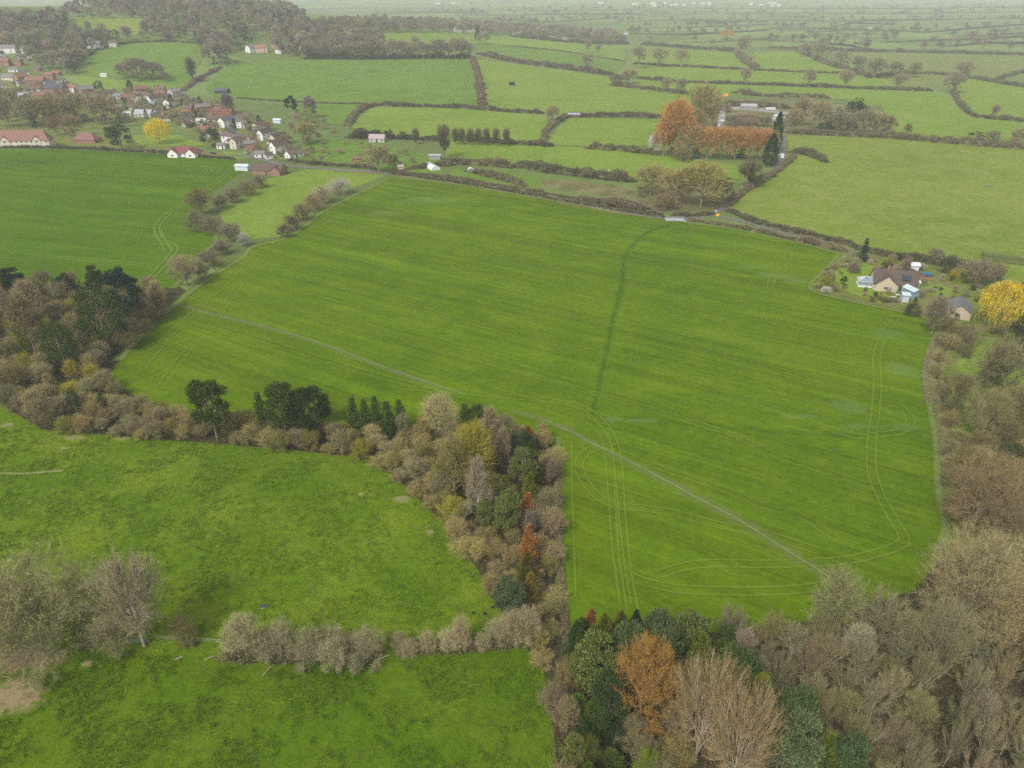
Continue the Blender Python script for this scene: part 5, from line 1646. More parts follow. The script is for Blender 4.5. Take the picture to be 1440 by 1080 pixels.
HOMES_EARLY = [(W(*q), 14) for q in ((645, 47), (660, 47), (676, 47), (727, 52), (776, 56), (783, 57), (793, 58), (805, 59), (466, 58), (503, 58))]
HILLK = [('round', (.235, .212, .13), 'bare hill tree')] * 5 + [('birch', (.24, .21, .13), 'slim bare hill tree'), ('round', (.26, .20, .17), 'purplish bare hill tree')] * 2 + [('round', (.30, .27, .14), 'olive bare hill tree'), ('ivy', (.16, .15, .075), 'ivy clad hill tree'), ('evergreen', (.06, .085, .04), 'dark evergreen'), ('spruce', (.05, .075, .04), 'dark spruce'), ('pine', (.06, .08, .05), 'dark pine')]
W_A = [(-40, 30), (95, 28), (96, 50), (190, 56), (126, 76), (106, 106), (60, 98), (25, 70), (-40, 75)]
W_B = [(90, 26), (105, 16), (300, 8), (420, 22), (445, 50), (380, 62), (345, 66), (310, 90), (288, 98), (284, 62), (200, 56), (200, 26)]
W_C = [(375, 45), (440, 40), (530, 46), (540, 74), (430, 82), (390, 78), (384, 62)]
strew(W_A, 70, (13, 19), (13, 18), HILLK, 'trees of the village hill wood', 31, 16)
mass('hill_woodland', W_A, 10.5, (8, 20), (10, 18), HILLK, 131)
strew(W_B, 70, (14, 21), (13, 18), HILLK, 'trees of the hill crest wood', 32, 16)
mass('crest_woodland', W_B, 10.5, (8, 21), (10, 18), HILLK, 132)
strew(W_C, 50, (12, 18), (12, 16), HILLK + [('birch', (.2, .14, .13), 'purple twigged birch')], 'trees round the brick hill houses', 33, 14)
mass('ridge_woodland', W_C, 10, (11, 17), (11, 15), HILLK, 133)
CREST = [(440, 38), (520, 33), (640, 37), (720, 40), (860, 50), (880, 62), (800, 58), (700, 50), (640, 47), (540, 47), (450, 48)]
mass('crest_belt', CREST, 13, (11, 17), (12, 17), HILLK[:8], 134, HOMES_EARLY)
VILK = [('round', (.29, .245, .14), 'bare village tree')] * 4 + [('shrub', (.29, .25, .14), 'bare garden shrub')] * 3 + [('evergreen', (.045, .07, .025), 'dark garden evergreen'), ('evergreen', (.07, .09, .03), 'green garden bush'), ('cypress', (.035, .06, .025), 'garden cypress')]
VILLAGE = [(-20, 128), (40, 120), (120, 130), (240, 130), (300, 150), (370, 172), (425, 215), (400, 222), (330, 205), (285, 190), (225, 165), (150, 178), (-20, 170)]
# ------------------------------------------------------------------ buildings
CREAM, WHITEW, STONE, BRICK, ORB = (.62, .55, .44), (.78, .77, .74), (.50, .42, .29), (.30, .165, .115), (.36, .195, .12)
RED, BRNR, SLATE, GREYR, DKBR = (.25, .13, .095), (.155, .115, .092), (.11, .115, .13), (.21, .20, .20), (.10, .078, .062)
HOMES = []
MWIN = [M_WHITE, M_GLASS]


def window_mesh(w, h):
    m = MB()
    m.box(-w / 2, w / 2, -.05, .03, -h / 2, h / 2, 0)
    nx = 2 if w > .8 else 1
    for i in range(nx):
        x0 = -w / 2 + .07 + i * (w - .07) / nx
        x1 = x0 + (w - .07) / nx - .07
        m.box(x0, x1, -.065, -.045, -h / 2 + .07, h / 2 - .07, 1)
    return m.mesh('window', MWIN)


WIN = {}


def add_window(root, x, y, z, ang, w=1.2, h=1.1):
    k = (w, h)
    if k not in WIN: WIN[k] = window_mesh(w, h)
    o = link('window', WIN[k], root, (x, y, z))
    o.rotation_euler = (0, 0, ang)
    return o


def gable_block(m, L, Wd, H, rise, mi=0, x0=None):
    a = -L / 2 if x0 is None else x0
    b = a + L
    y = Wd / 2
    m.add([(a, -y, -.6), (b, -y, -.6), (b, y, -.6), (a, y, -.6), (a, -y, H), (b, -y, H), (b, y, H), (a, y, H), (a, 0, H + rise), (b, 0, H + rise)],
          [(0, 1, 5, 4), (2, 3, 7, 6), (1, 2, 6, 9, 5), (3, 0, 4, 8, 7), (4, 5, 9, 8), (6, 7, 8, 9)], mi)


def gable_roof(L, Wd, H, rise, ov=.35, th=.16, hip=False):
    m = MB()
    a, b, y = -L / 2 - ov, L / 2 + ov, Wd / 2 + ov
    sl = rise / (Wd / 2)
    e = H - ov * sl + .04
    t = H + rise + .04
    if hip:
        k = min(L / 2 - .3, Wd / 2 * .95)
        A = [(a, -y, e), (b, -y, e), (b, y, e), (a, y, e)]
        rg = [(-L / 2 + k, 0, t), (L / 2 - k, 0, t)]
        m.add(A + rg + [(p[0], p[1], p[2] - th) for p in A], [(0, 1, 5, 4), (1, 2, 5), (2, 3, 4, 5), (3, 0, 4), (0, 6, 7, 1), (1, 7, 8, 2), (2, 8, 9, 3), (3, 9, 6, 0), (9, 8, 7, 6)])
    else:
        for s in (-1, 1):
            lo = [(a, s * y, e), (b, s * y, e), (b, 0, t), (a, 0, t)]
            m.hexa(lo, [(p[0], p[1], p[2] + th) for p in lo])
        m.bar((a, 0, t + th), (b, 0, t + th), .11, sides=5)
    return m


def house(x, y, wpx, label, wall=WHITEW, roof=BRNR, rot=0, storeys=1, hip=False, wings=(), chim=(.3,), deep=.55, rise=None, wm=None, brick=False, group='houses of the village', door=True, name='house', cat='house', win=True, far=False, Wm=None):
    """one house at the foot point (x, y) of the photograph, wpx pixels wide"""
    p = W(x, y)
    d = depth(p)
    rz = R(rot)
    ap = wpx * d / F
    L = wm or ap / max(abs(math.cos(rz)) + deep * abs(math.sin(rz)), .6)
    Wd = Wm or min(max(L * deep, 3.0), 8.5)
    H = 2.5 * storeys + .15
    rs = rise or Wd * .38
    wallm = MT_BRICK if brick else MT_WALL
    r = empty(name, p, rz)
    tag(r, label, cat, group)
    m = MB()
    gable_block(m, L, Wd, H, 0 if hip else rs)
    m.build('wall', wallm, r, wall)
    rf = gable_roof(L, Wd, H, rs, hip=hip).build('roof', MT_ROOF, r, roof)
    for c in chim:
        m = MB()
        cx = -L / 2 + L * c
        m.box(cx - .4, cx + .4, -.3, .3, H + rs * .7, H + rs + 1.1)
        m.box(cx - .46, cx + .46, -.36, .36, H + rs + 1.1, H + rs + 1.22)
        for s in (-.2, .2): m.bar((cx + s, 0, H + rs + 1.2), (cx + s, 0, H + rs + 1.6), .11, sides=6)
        m.build('chimney', MT_BRICK, rf, BRICK if wall != STONE else STONE)
    for i, (wx, wl, ww, side) in enumerate(wings):      # cross wings: place along the ridge, length out, width, front or back
        m = MB()
        gable_block(m, wl, ww, H - .05, ww * .42, x0=0)
        o = m.build('gable_wing', wallm, r, wall, (-L / 2 + L * wx, 0, 0))
        o.rotation_euler = (0, 0, -PI / 2 if side < 0 else PI / 2)
        g = gable_roof(wl, ww, H - .05, ww * .42, ov=.25)
        g.v = [(a + wl / 2, b, c) for a, b, c in g.v]
        q = g.build('wing_roof', MT_ROOF, o, roof)
        if win:
            for s in range(storeys): add_window(o, wl + .01, 0, 1.35 + 2.5 * s, PI / 2, 1.5, 1.1)
    if win:
        n = max(2, int(L / 3.2)) if not far else 2
        for s in range(storeys):
            for i in range(n):
                u = (i + .5) / n
                if any(abs(u - wx) * L < ww / 2 + .8 and sd < 0 for wx, wl, ww, sd in wings): continue
                if s == 0 and i == n // 2 and door: continue
                add_window(r, -L / 2 + L * u, -Wd / 2 - .02, 1.35 + 2.5 * s, 0, 1.2, 1.1)
                if not far: add_window(r, -L / 2 + L * u, Wd / 2 + .02, 1.35 + 2.5 * s, PI, 1.2, 1.1)
            for sx in (-1, 1):
                add_window(r, sx * (L / 2 + .02), 0, 1.35 + 2.5 * s, sx * PI / 2, 1.2, 1.1)
        if door and not any(abs((n // 2 + .5) / n - wx) * L < ww / 2 and sd < 0 for wx, wl, ww, sd in wings):
            m = MB()
            m.box(-.45, .45, -.06, .03, 0, 2.05)
            m.box(-.52, -.45, -.08, .03, 0, 2.12)
            m.box(.45, .52, -.08, .03, 0, 2.12)
            m.box(-.52, .52, -.08, .03, 2.05, 2.14)
            m.build('door', MT_PAINT, r, RNG.choice([(.05, .09, .07), (.10, .03, .03), (.5, .5, .48), (.04, .06, .12)]), (-L / 2 + L * (n // 2 + .5) / n, -Wd / 2 - .02, 0))
    HOMES.append((p, max(L, Wd) * .55))
    return r


def shed(x, y, wpx, label, wall, roof, rot=0, h=2.1, **kw):
    return house(x, y, wpx, label, wall, roof, rot, 1, chim=(), win=False, name=kw.pop('name', 'shed'), cat=kw.pop('cat', 'shed'), rise=kw.pop('rise', .7), group=kw.pop('group', 'sheds and outbuildings'), **kw)


# farm and village, roughly from near to far
house(37, 206, 76, 'big cream farmhouse with hipped red tile roof beside the left crop', CREAM, (.27, .15, .115), 4, 2, True, ((.2, 4.5, 5.5, -1), (.78, 4.5, 5.5, -1)), (.3, .55, .75), group='', rise=6)
house(124, 200, 34, 'low barn with hipped red brown roof next to the dark cedar', BRICK, (.25, .13, .11), -6, 1, True, (), (), brick=True, group='', rise=4, name='barn', cat='barn', win=False)
house(262, 219, 44, 'white bungalow with grey and red roof and two front gables', WHITEW, (.22, .09, .08), -4, 1, True, ((.2, 6.5, 6.5, -1), (.8, 6.5, 6.5, -1)), (.5,), rise=3.4)
house(380, 244, 48, 'long brown roofed bungalow with an orange gable by the lane', BRICK, (.13, .09, .075), -12, 1, False, ((.82, 5, 6, -1),), (), brick=True)
shed(342, 239, 20, 'white glazed greenhouse at the corner of the left crop', (.62, .66, .68), (.60, .66, .70), -8, name='greenhouse', cat='greenhouse')
house(314, 168, 34, 'orange brick terrace with a row of gables', ORB, (.20, .085, .06), -8, 2, False, ((.15, 4, 5, -1), (.5, 4, 5, -1), (.85, 4, 5, -1)), (.3, .7), brick=True)
house(320, 178, 20, 'white house with dark slate roof in front of the brick terrace', WHITEW, SLATE, 62, 2)
house(341, 180, 15, 'white cottage right of the slate roofed house', WHITEW, BRNR, -20, 2)
house(335, 208, 17, 'cream cottage gable end near the dark village evergreen', CREAM, BRNR, 70, 2)
house(353, 212, 16, 'orange brick house with grey roof by the village street', ORB, GREYR, 20, 2, brick=True)
house(366, 186, 18, 'top house of the stepped row, brown roof and white gable', WHITEW, BRNR, 62, 2, group='stepped row of cottages')
house(374, 196, 20, 'second house of the stepped row, brown roof', WHITEW, DKBR, 60, 2, group='stepped row of cottages')
house(393, 203, 24, 'third house of the stepped row, brown roof and cream gable', CREAM, DKBR, 58, 2, group='stepped row of cottages')
house(394, 214, 26, 'white gabled house low in the stepped row', WHITEW, DKBR, 52, 2, group='stepped row of cottages')
house(414, 221, 24, 'last white house of the stepped row, at the lane', WHITEW, BRNR, 50, 1, group='stepped row of cottages')
house(366, 221, 15, 'grey roofed house below the stepped row', WHITEW, GREYR, 10, 1)
shed(391, 173, 13, 'small white greenhouse above the stepped row', (.6, .65, .68), (.58, .64, .68), -15, name='greenhouse', cat='greenhouse')
house(80, 131, 32, 'brick house with dark blue slate roof', BRICK, (.09, .10, .13), -10, 2, False, ((.75, 4, 5, -1),), (.2,), brick=True)
house(52, 120, 26, 'red brick house with tall red roof above the slate house', BRICK, RED, 8, 2, brick=True, chim=(.2, .8))
house(107, 131, 20, 'red roofed house with a white gable end', WHITEW, RED, -35, 2)
house(8, 92, 15, 'red brick house at the frame edge', BRICK, (.26, .13, .10), 0, 2, brick=True, far=True)
house(14, 112, 22, 'pale roofed house below the frame edge brick house', CREAM, GREYR, -10, 1, far=True)
house(35, 138, 15, 'light grey bungalow left of the slate roofed house', WHITEW, (.33, .35, .37), 0, 1, far=True)
house(12, 74, 24, 'large white house high at the frame edge', WHITEW, GREYR, 10, 2, far=True)
house(46, 80, 14, 'small white house beside the hill wood', WHITEW, (.45, .43, .40), 0, 1, far=True)
house(133, 68, 26, 'white villa at the corner of the hanging pasture', WHITEW, GREYR, -12, 2, far=True, wings=((.7, 4, 5, -1),))
house(246, 136, 14, 'pinkish grey cottage by the road bend', (.5, .4, .37), (.27, .24, .25), 70, 2)
shed(313, 131, 20, 'dark open barn under the hill field', (.07, .07, .07), (.10, .11, .13), -8, name='barn', cat='barn', rise=2)
house(355, 73, 16, 'white house at the lane top under the hill wood', WHITEW, GREYR, 60, 2, far=True)
house(368, 73, 18, 'red and white house next to the hill fields', (.6, .4, .33), (.3, .16, .13), 15, 2, far=True)
house(391, 68, 17, 'brick house with pale gable above the hill field', (.5, .33, .26), (.24, .16, .14), -20, 2, far=True)
shed(392, 75, 8, 'white marquee beside the brick hill house', WHITEW, (.7, .7, .68), 0, name='tent', cat='tent')
house(466, 56, 22, 'wide red house among the ridge trees', BRICK, (.26, .13, .10), 5, 2, far=True, brick=True)
house(503, 56, 16, 'red roofed house right of the wide red one', (.4, .25, .2), (.24, .12, .10), -8, 2, far=True, brick=True)
house(203, 141, 18, 'white cottage at the top of the village', WHITEW, BRNR, -10, 2)
house(219, 146, 20, 'brown roofed house with white front', WHITEW, DKBR, 55, 2)
house(230, 152, 16, 'dark roofed house beside the white gable', CREAM, SLATE, 20, 1)
house(239, 151, 11, 'white gable end by the village street', WHITEW, DKBR, 85, 2)
shed(187, 149, 11, 'green shed left in the village allotments', (.25, .33, .27), (.30, .38, .32), 0)
shed(212, 149, 15, 'pale green shed in the village allotments', (.28, .36, .30), (.32, .42, .36), -6)
house(204, 164, 25, 'long bungalow with pale grey roof behind the yellow willow', (.6, .57, .52), (.40, .42, .43), -6, 1)
shed(180, 163, 11, 'white lean-to shed left of the long bungalow', (.75, .75, .73), (.7, .72, .72), 10)
house(248, 160, 11, 'orange brick cottage on the street', ORB, (.28, .13, .08), 40, 1, brick=True)
house(258, 166, 16, 'dark slate house below the orange cottage', (.35, .3, .27), SLATE, 55, 1)
house(284, 174, 13, 'white bungalow between slate house and brick terrace', WHITEW, (.5, .48, .46), 0, 1)
house(272, 167, 12, 'brown roofed cottage by the street bend', CREAM, BRNR, 45, 1)
house(300, 180, 12, 'small cream cottage right of the white bungalow', CREAM, BRNR, 25, 1)
house(170, 139, 18, 'grey roofed house at the upper street', (.5, .45, .42), GREYR, -5, 1)
shed(147, 108, 9, 'white field hut in the lower hanging pasture', (.72, .7, .68), (.6, .58, .56), 0, name='hut', cat='hut')
house(531, 199, 22, 'low pale stable under the ivy hedge', (.55, .47, .42), (.42, .35, .33), -3, 1, chim=(), group='')
shed(503, 228, 15, 'brown garden shed near the lane junction', (.26, .15, .09), (.24, .14, .09), 15)
shed(564, 240, 8, 'small pinkish shed left of the polytunnel', (.5, .42, .36), (.46, .4, .36), 0)
shed(612, 224, 17, 'low shed with grey sheet roof behind the polytunnel', (.3, .3, .3), (.40, .42, .44), -5, rise=.4)
shed(807, 165, 17, 'field shelter with lilac grey roof by the hedge', (.16, .10, .09), (.36, .34, .42), -3, name='field_shelter', cat='field shelter', rise=.8)
shed(720, 120, 8, 'black field shelter alone on the hill pasture', (.02, .02, .025), (.03, .03, .035), 0, name='field_shelter', cat='field shelter', rise=.6)
for i, (x, y, w, c, rc, lab) in enumerate(((645, 45, 14, (.55, .5, .46), GREYR, 'pale house first in the ridge line'), (660, 45, 16, (.6, .5, .43), BRNR, 'tan house second in the ridge line'), (676, 45, 15, (.55, .45, .4), (.25, .17, .14), 'reddish house third in the ridge line'), (727, 50, 15, (.6, .58, .55), GREYR, 'grey house at the ridge treeline'),
                                            (776, 55, 8, WHITEW, GREYR, 'white cottage first by the pale pasture'), (783, 56, 7, (.5, .6, .6), SLATE, 'pale blue cottage by the pale pasture'), (793, 57, 8, WHITEW, GREYR, 'white cottage third by the pale pasture'), (805, 58, 9, (.7, .66, .6), GREYR, 'cream cottage last by the pale pasture'),
                                            (880, 48, 6, WHITEW, GREYR, 'white gable in the trees right of the cottages'), (1225, 41, 8, WHITEW, GREYR, 'white farmstead out in the misty vale'))):
    house(x, y, w, lab, c, rc, (i * 37) % 40 - 20, 2 if i < 4 else 1, far=True, group='houses of the ridge and vale')
vr = random.Random(4)
for i in range(26):      # the pale town in the mist on the far side of the vale
    house(vr.uniform(880, 1110) if i < 20 else vr.uniform(600, 1440), vr.uniform(4.5, 9), vr.uniform(4.0, 6.5), 'tiny pale house of the misty town across the vale', (.72, .70, .68), (.4, .36, .35), vr.uniform(-30, 30), 2, far=True, chim=(), win=False, door=False, group='misty houses across the vale')


# more of the village: the smaller houses between the gardens
for x, y, w, wc, rc, rot, st, lab in (
    (60, 145, 15, CREAM, BRNR, 10, 1, 'cream bungalow with brown roof below the slate roofed house'), (92, 146, 13, WHITEW, GREYR, -20, 1, 'white bungalow with grey roof left of the allotments'), (150, 152, 14, BRICK, DKBR, 5, 1, 'brick bungalow with dark roof by the upper street'),
    (165, 153, 12, CREAM, GREYR, 30, 1, 'cream bungalow with grey roof above the white lean-to'), (216, 157, 13, WHITEW, BRNR, -15, 1, 'white bungalow below the pale green shed'), (233, 163, 12, BRICK, RED, 40, 1, 'red roofed brick cottage left of the orange cottage'),
    (264, 178, 12, CREAM, DKBR, 60, 1, 'cream gabled cottage below the dark slate house'), (294, 193, 13, WHITEW, BRNR, 20, 1, 'white bungalow beyond the dark village evergreen'), (314, 194, 12, STONE, GREYR, -30, 1, 'stone cottage in the middle of the village gardens'),
    (326, 196, 13, WHITEW, SLATE, 55, 2, 'white slate roofed house below the brick terrace'), (347, 197, 12, ORB, BRNR, 10, 1, 'orange brick bungalow beside the stepped row'), (312, 209, 12, WHITEW, GREYR, -5, 1, 'white bungalow right of the dark village evergreen'),
    (384, 211, 13, CREAM, BRNR, 60, 2, 'cream house squeezed inside the stepped row'), (379, 223, 11, WHITEW, DKBR, 30, 1, 'white cottage at the foot of the stepped row'), (20, 153, 13, BRICK, RED, 0, 1, 'red roofed bungalow above the huge farmhouse tree'),
    (4, 128, 14, WHITEW, BRNR, 20, 2, 'white house with brown roof at the frame edge'), (72, 112, 14, BRICK, RED, -10, 2, 'red roofed brick house above the slate roofed house'), (87, 116, 12, CREAM, BRNR, 25, 1, 'cream cottage right of the red roofed brick house'),
    (28, 92, 12, BRICK, BRNR, -15, 2, 'brown roofed brick house near the frame edge'), (20, 101, 13, WHITEW, GREYR, 10, 1, 'white bungalow below the brown roofed brick house'), (25, 66, 12, WHITEW, BRNR, -20, 2, 'white house beside the large white one on the hill'),
    (32, 56, 12, CREAM, GREYR, 15, 2, 'cream hilltop house above the large white one'), (6, 60, 12, WHITEW, SLATE, 0, 2, 'white hilltop house at the frame edge'), (412, 66, 13, BRICK, RED, 20, 2, 'brick house in the trees right of the pale gabled one'),
    (427, 70, 12, CREAM, BRNR, -10, 2, 'cream house in the trees under the ridge'), (442, 62, 12, ORB, RED, 5, 2, 'orange brick house left of the wide red one'), (400, 62, 12, WHITEW, GREYR, -25, 2, 'white house high in the ridge trees'), (160, 66, 10, CREAM, BRNR, 0, 2, 'cream house at the top of the hanging pasture')):
    house(x, y, w, lab, wc, rc, rot, st, far=y < 100, brick=wc in (BRICK, ORB))

# ---- stone cottage with conservatory
cot = house(1254, 404, 50, 'honey stone cottage with brown roof and white conservatory in the garden', (.54, .46, .33), (.115, .088, .072), -14, 1, False, ((.28, 5.2, 7.5, -1),), (.32,), rise=4.2, wm=15, Wm=7.5, group='')
m = MB()
for k in range(4):
    m.box(3.2 + k * .8, 3.95 + k * .8, -1.35, -1.25, 0, 1.5)
mm = MB()
lo = [(2.0, -3.2, 4.1), (5.0, -3.2, 4.1), (5.0, -1.5, 5.7), (2.0, -1.5, 5.7)]
mm.hexa(lo, [(a, b - .1, c + .15) for a, b, c in lo])
mm.build('solar_panel', M_GLASS, cot)
g = MB()      # conservatory on the left gable
g.box(-12.3, -7.5, -2.6, 2.0, 0, .6)
for a, b in (((-12.3, -2.6), (-7.5, -2.6)), ((-12.3, 2.0), (-7.5, 2.0)), ((-12.3, -2.6), (-12.3, 2.0))):
    for k in range(6):
        t = k / 5
        q = (a[0] + (b[0] - a[0]) * t, a[1] + (b[1] - a[1]) * t)
        g.bar((*q, .6), (*q, 2.3), .06)
    g.bar((*a, 2.3), (*b, 2.3), .09)
    g.bar((*a, .65), (*b, .65), .07)
for k in range(7):
    t = -2.6 + 4.6 * k / 6
    g.bar((-12.3, t, 2.3), (-9.8, -.3, 3.5), .06)
    g.bar((-7.5, t, 2.3), (-9.0, -.3, 3.5), .06)
g.bar((-9.9, -.3, 3.5), (-7.5, -.3, 3.5), .09)
cf = g.build('conservatory', M_WHITE, cot)
g = MB()
g.box(-12.25, -7.55, -2.55, 1.95, .62, 2.28)
g.add([(-12.25, -2.55, 2.3), (-7.5, -2.55, 2.3), (-7.5, 1.95, 2.3), (-12.25, 1.95, 2.3), (-9.8, -.3, 3.45), (-7.5, -.3, 3.45)], [(0, 1, 5, 4), (2, 3, 4, 5), (3, 0, 4), (1, 2, 5)])
g.build('glazing', plain('pale_glass', (.20, .26, .31), .12, .5, 0, .1), cf)
house(1346, 442, 34, 'stone garage with grey slate roof beside the golden willow', (.48, .41, .31), (.17, .17, .18), 62, 1, chim=(), rise=2.2, wm=9, Wm=7, group='', name='garage', cat='garage')
shed(1280, 416, 16, 'blue green garden shed in front of the stone cottage', (.22, .33, .35), (.5, .6, .62), -75)
shed(1285, 405, 9, 'white flat shed against the stone cottage', (.72, .73, .73), (.74, .76, .78), -10, rise=.3)
shed(1284, 381, 11, 'white greenhouse behind the stone cottage', (.66, .70, .72), (.64, .70, .74), -12, name='greenhouse', cat='greenhouse')
shed(1271, 423, 9, 'low pale cold frame below the garden shed', (.5, .55, .6), (.55, .6, .66), -12, name='cold_frame', cat='cold frame', rise=.3)


# ------------------------------------------------------------------ vehicles and small things
def car(x, y, label, col, rot, kind='car', group='parked vehicles'):
    p = W(x, y)
    L, Wd, H = {'car': (4.2, 1.75, 1.45), 'van': (5.4, 2.0, 2.4), 'horsebox': (7.5, 2.4, 3.2)}[kind]
    r = empty('parked_' + kind, p, R(rot))
    tag(r, label, 'car' if kind == 'car' else 'van', group)
    m = MB()
    if kind == 'car':
        pr = [(-.5, .30), (-.5, .58), (-.42, .62), (-.30, .98), (.12, 1.0), (.27, .66), (.47, .58), (.5, .30)]
    else:
        pr = [(-.5, .16), (-.5, 1.0), (.28, 1.0), (.36, .62), (.48, .52), (.5, .16)]
    n = len(pr)
    vs = [(a * L, s * Wd / 2 * (.84 if b > .8 and kind == 'car' else 1), b * H) for s in (-1, 1) for a, b in pr]
    m.add(vs, [tuple(range(n))[::-1], tuple(range(n, 2 * n))] + [(i, (i + 1) % n, n + (i + 1) % n, n + i) for i in range(n)])
    m.build('body', MT_PAINT, r, col)
    g = MB()
    if kind == 'car':
        for s in (-1, 1):
            y0 = s * Wd / 2 * .93
            g.add([(-.38 * L, y0, .66 * H), (.22 * L, y0, .68 * H), (.10 * L, y0 * .93, .94 * H), (-.29 * L, y0 * .93, .94 * H)], [(0, 1, 2, 3)])
        g.hexa([(.14 * L, -.75, .98 * H), (.14 * L, .75, .98 * H), (.26 * L, .8, .70 * H), (.26 * L, -.8, .70 * H)], [(.15 * L, -.75, 1.0 * H), (.15 * L, .75, 1.0 * H), (.275 * L, .8, .71 * H), (.275 * L, -.8, .71 * H)])
    else:
        g.hexa([(.29 * L, -.85, .97 * H), (.29 * L, .85, .97 * H), (.36 * L, .9, .64 * H), (.36 * L, -.9, .64 * H)], [(.30 * L, -.85, .98 * H), (.30 * L, .85, .98 * H), (.37 * L, .9, .65 * H), (.37 * L, -.9, .65 * H)])
    g.build('windscreen', M_GLASS, r)
    for a in (-.31, .31):
        for s in (-1, 1):
            w = MB()
            w.bar((a * L, s * Wd * .40, .33), (a * L, s * Wd * .52, .33), .33, sides=12)
            w.bar((a * L, s * Wd * .515, .33), (a * L, s * Wd * .53, .33), .19, 1, sides=10)
            w.build('wheel', [M_TYRE, M_STEEL], r)
    return r


car(1297, 393, 'dark red car parked beside the stone cottage', (.28, .015, .03), -12)
car(1304, 388, 'blue teal car behind the dark red one', (.03, .16, .22), -8)
car(886, 117, 'white horsebox on the track by the shaggy hedge', (.8, .8, .8), 70, 'horsebox')
car(1099, 222, 'white van on the lane below the tall cypress', (.8, .8, .8), 80, 'van')
car(1093, 165, 'white van in the farmyard', (.8, .8, .8), 10, 'van')
car(1100, 163, 'blue car in the farmyard', (.04, .10, .3), -20)
car(1105, 167, 'silver car in the farmyard', (.5, .52, .55), 30)
car(1090, 170, 'pale blue van in the front of the farmyard', (.45, .58, .68), 0, 'van')
car(1012, 178, 'white van in the gap between olive willow and orange row', (.8, .8, .8), 60, 'van')
car(1017, 171, 'white car in the gap behind the orange row', (.78, .78, .78), 20)
car(1006, 134, 'white van by the upper farm hedge', (.75, .75, .75), 0, 'van')
car(1021, 136, 'yellow orange van by the upper farm hedge', (.75, .38, .05), -8, 'van')
car(300, 217, 'dark car on the drive of the white bungalow', (.04, .04, .05), -20)
car(346, 216, 'grey car on the village lane', (.3, .31, .33), -30)
shed(1052, 153, 22, 'long grey roofed barn at the back of the farmyard', (.3, .28, .26), (.36, .37, .38), -3, name='barn', cat='barn', rise=1.6)
shed(1082, 158, 14, 'pale roofed barn beside the farmyard vehicles', (.4, .38, .35), (.48, .48, .47), 8, name='barn', cat='barn', rise=1.4)
# caravan
p = W(665, 242)
r = tag(empty('caravan', p, R(-28)), 'pale caravan parked on the grass right of the polytunnel', 'caravan')
m = MB()
pr = [(-3, .55), (-3.1, 1.3), (-2.7, 2.5), (2.7, 2.55), (3.1, 1.5), (2.9, .55)]
m.add([(a, s, b) for s in (-1.1, 1.1) for a, b in pr], [tuple(range(6))[::-1], tuple(range(6, 12))] + [(i, (i + 1) % 6, 6 + (i + 1) % 6, 6 + i) for i in range(6)])
m.build('body', MT_PAINT, r, (.72, .74, .75))
for s in (-1, 1):
    g = MB()
    g.box(-1.8, -.4, min(s * 1.1, s * 1.13), max(s * 1.1, s * 1.13), 1.4, 2.0)
    g.build('window', M_GLASS, r)
    g = MB()
    g.bar((-.1, s * .9, .33), (-.1, s * 1.08, .33), .33, sides=12)
    g.build('wheel', M_TYRE, r)
g = MB()
g.bar((2.8, 0, .55), (4.2, 0, .5), .08)
g.build('tow_bar', M_STEEL, r)
# polytunnel
p = W(608, 237)
r = tag(empty('polytunnel', p, R(-62)), 'white polytunnel on the allotment by the narrow ivy tree', 'polytunnel')
m, n = MB(), 12
Lp, Rp = 12.5, 2.9
vs, fs = [], []
for i in range(7):
    for k in range(n + 1):
        t = PI * k / n
        vs.append((-Lp / 2 + Lp * i / 6, Rp * math.cos(t), Rp * .95 * math.sin(t)))
for i in range(6):
    for k in range(n):
        a = i * (n + 1) + k
        fs.append((a, a + 1, a + n + 2, a + n + 1))
fs += [tuple(range(n + 1)), tuple(range(6 * (n + 1), 7 * (n + 1)))[::-1]]
m.add(vs, fs)
m.build('cover', MT_PAINT, r, (.72, .73, .70))
for i in range(7):
    g = MB()
    X = -Lp / 2 + Lp * i / 6
    for k in range(n):
        t0, t1 = PI * k / n, PI * (k + 1) / n
        g.bar((X, (Rp + .04) * math.cos(t0), (Rp * .95 + .04) * math.sin(t0)), (X, (Rp + .04) * math.cos(t1), (Rp * .95 + .04) * math.sin(t1)), .05)
    g.build('hoop', M_STEEL, r)
g = MB()
g.box(-Lp / 2 - .06, -Lp / 2 - .02, -.8, .8, 0, 2.0)
g.build('door', MT_PAINT, r, (.2, .25, .22))
# flat trailer by the polytunnel
p = W(628, 231)
r = tag(empty('trailer', p, R(-30)), 'small pale trailer between polytunnel and caravan', 'trailer')
m = MB()
m.box(-1.6, 1.6, -.8, .8, .5, .62)
for s in (-1, 1): m.box(-1.6, 1.6, s * .8 - .03, s * .8 + .03, .62, 1.0)
m.build('bed', MT_PAINT, r, (.6, .62, .64))
for s in (-1, 1):
    g = MB()
    g.bar((0, s * .82, .3), (0, s * .98, .3), .3, sides=10)
    g.build('wheel', M_TYRE, r)
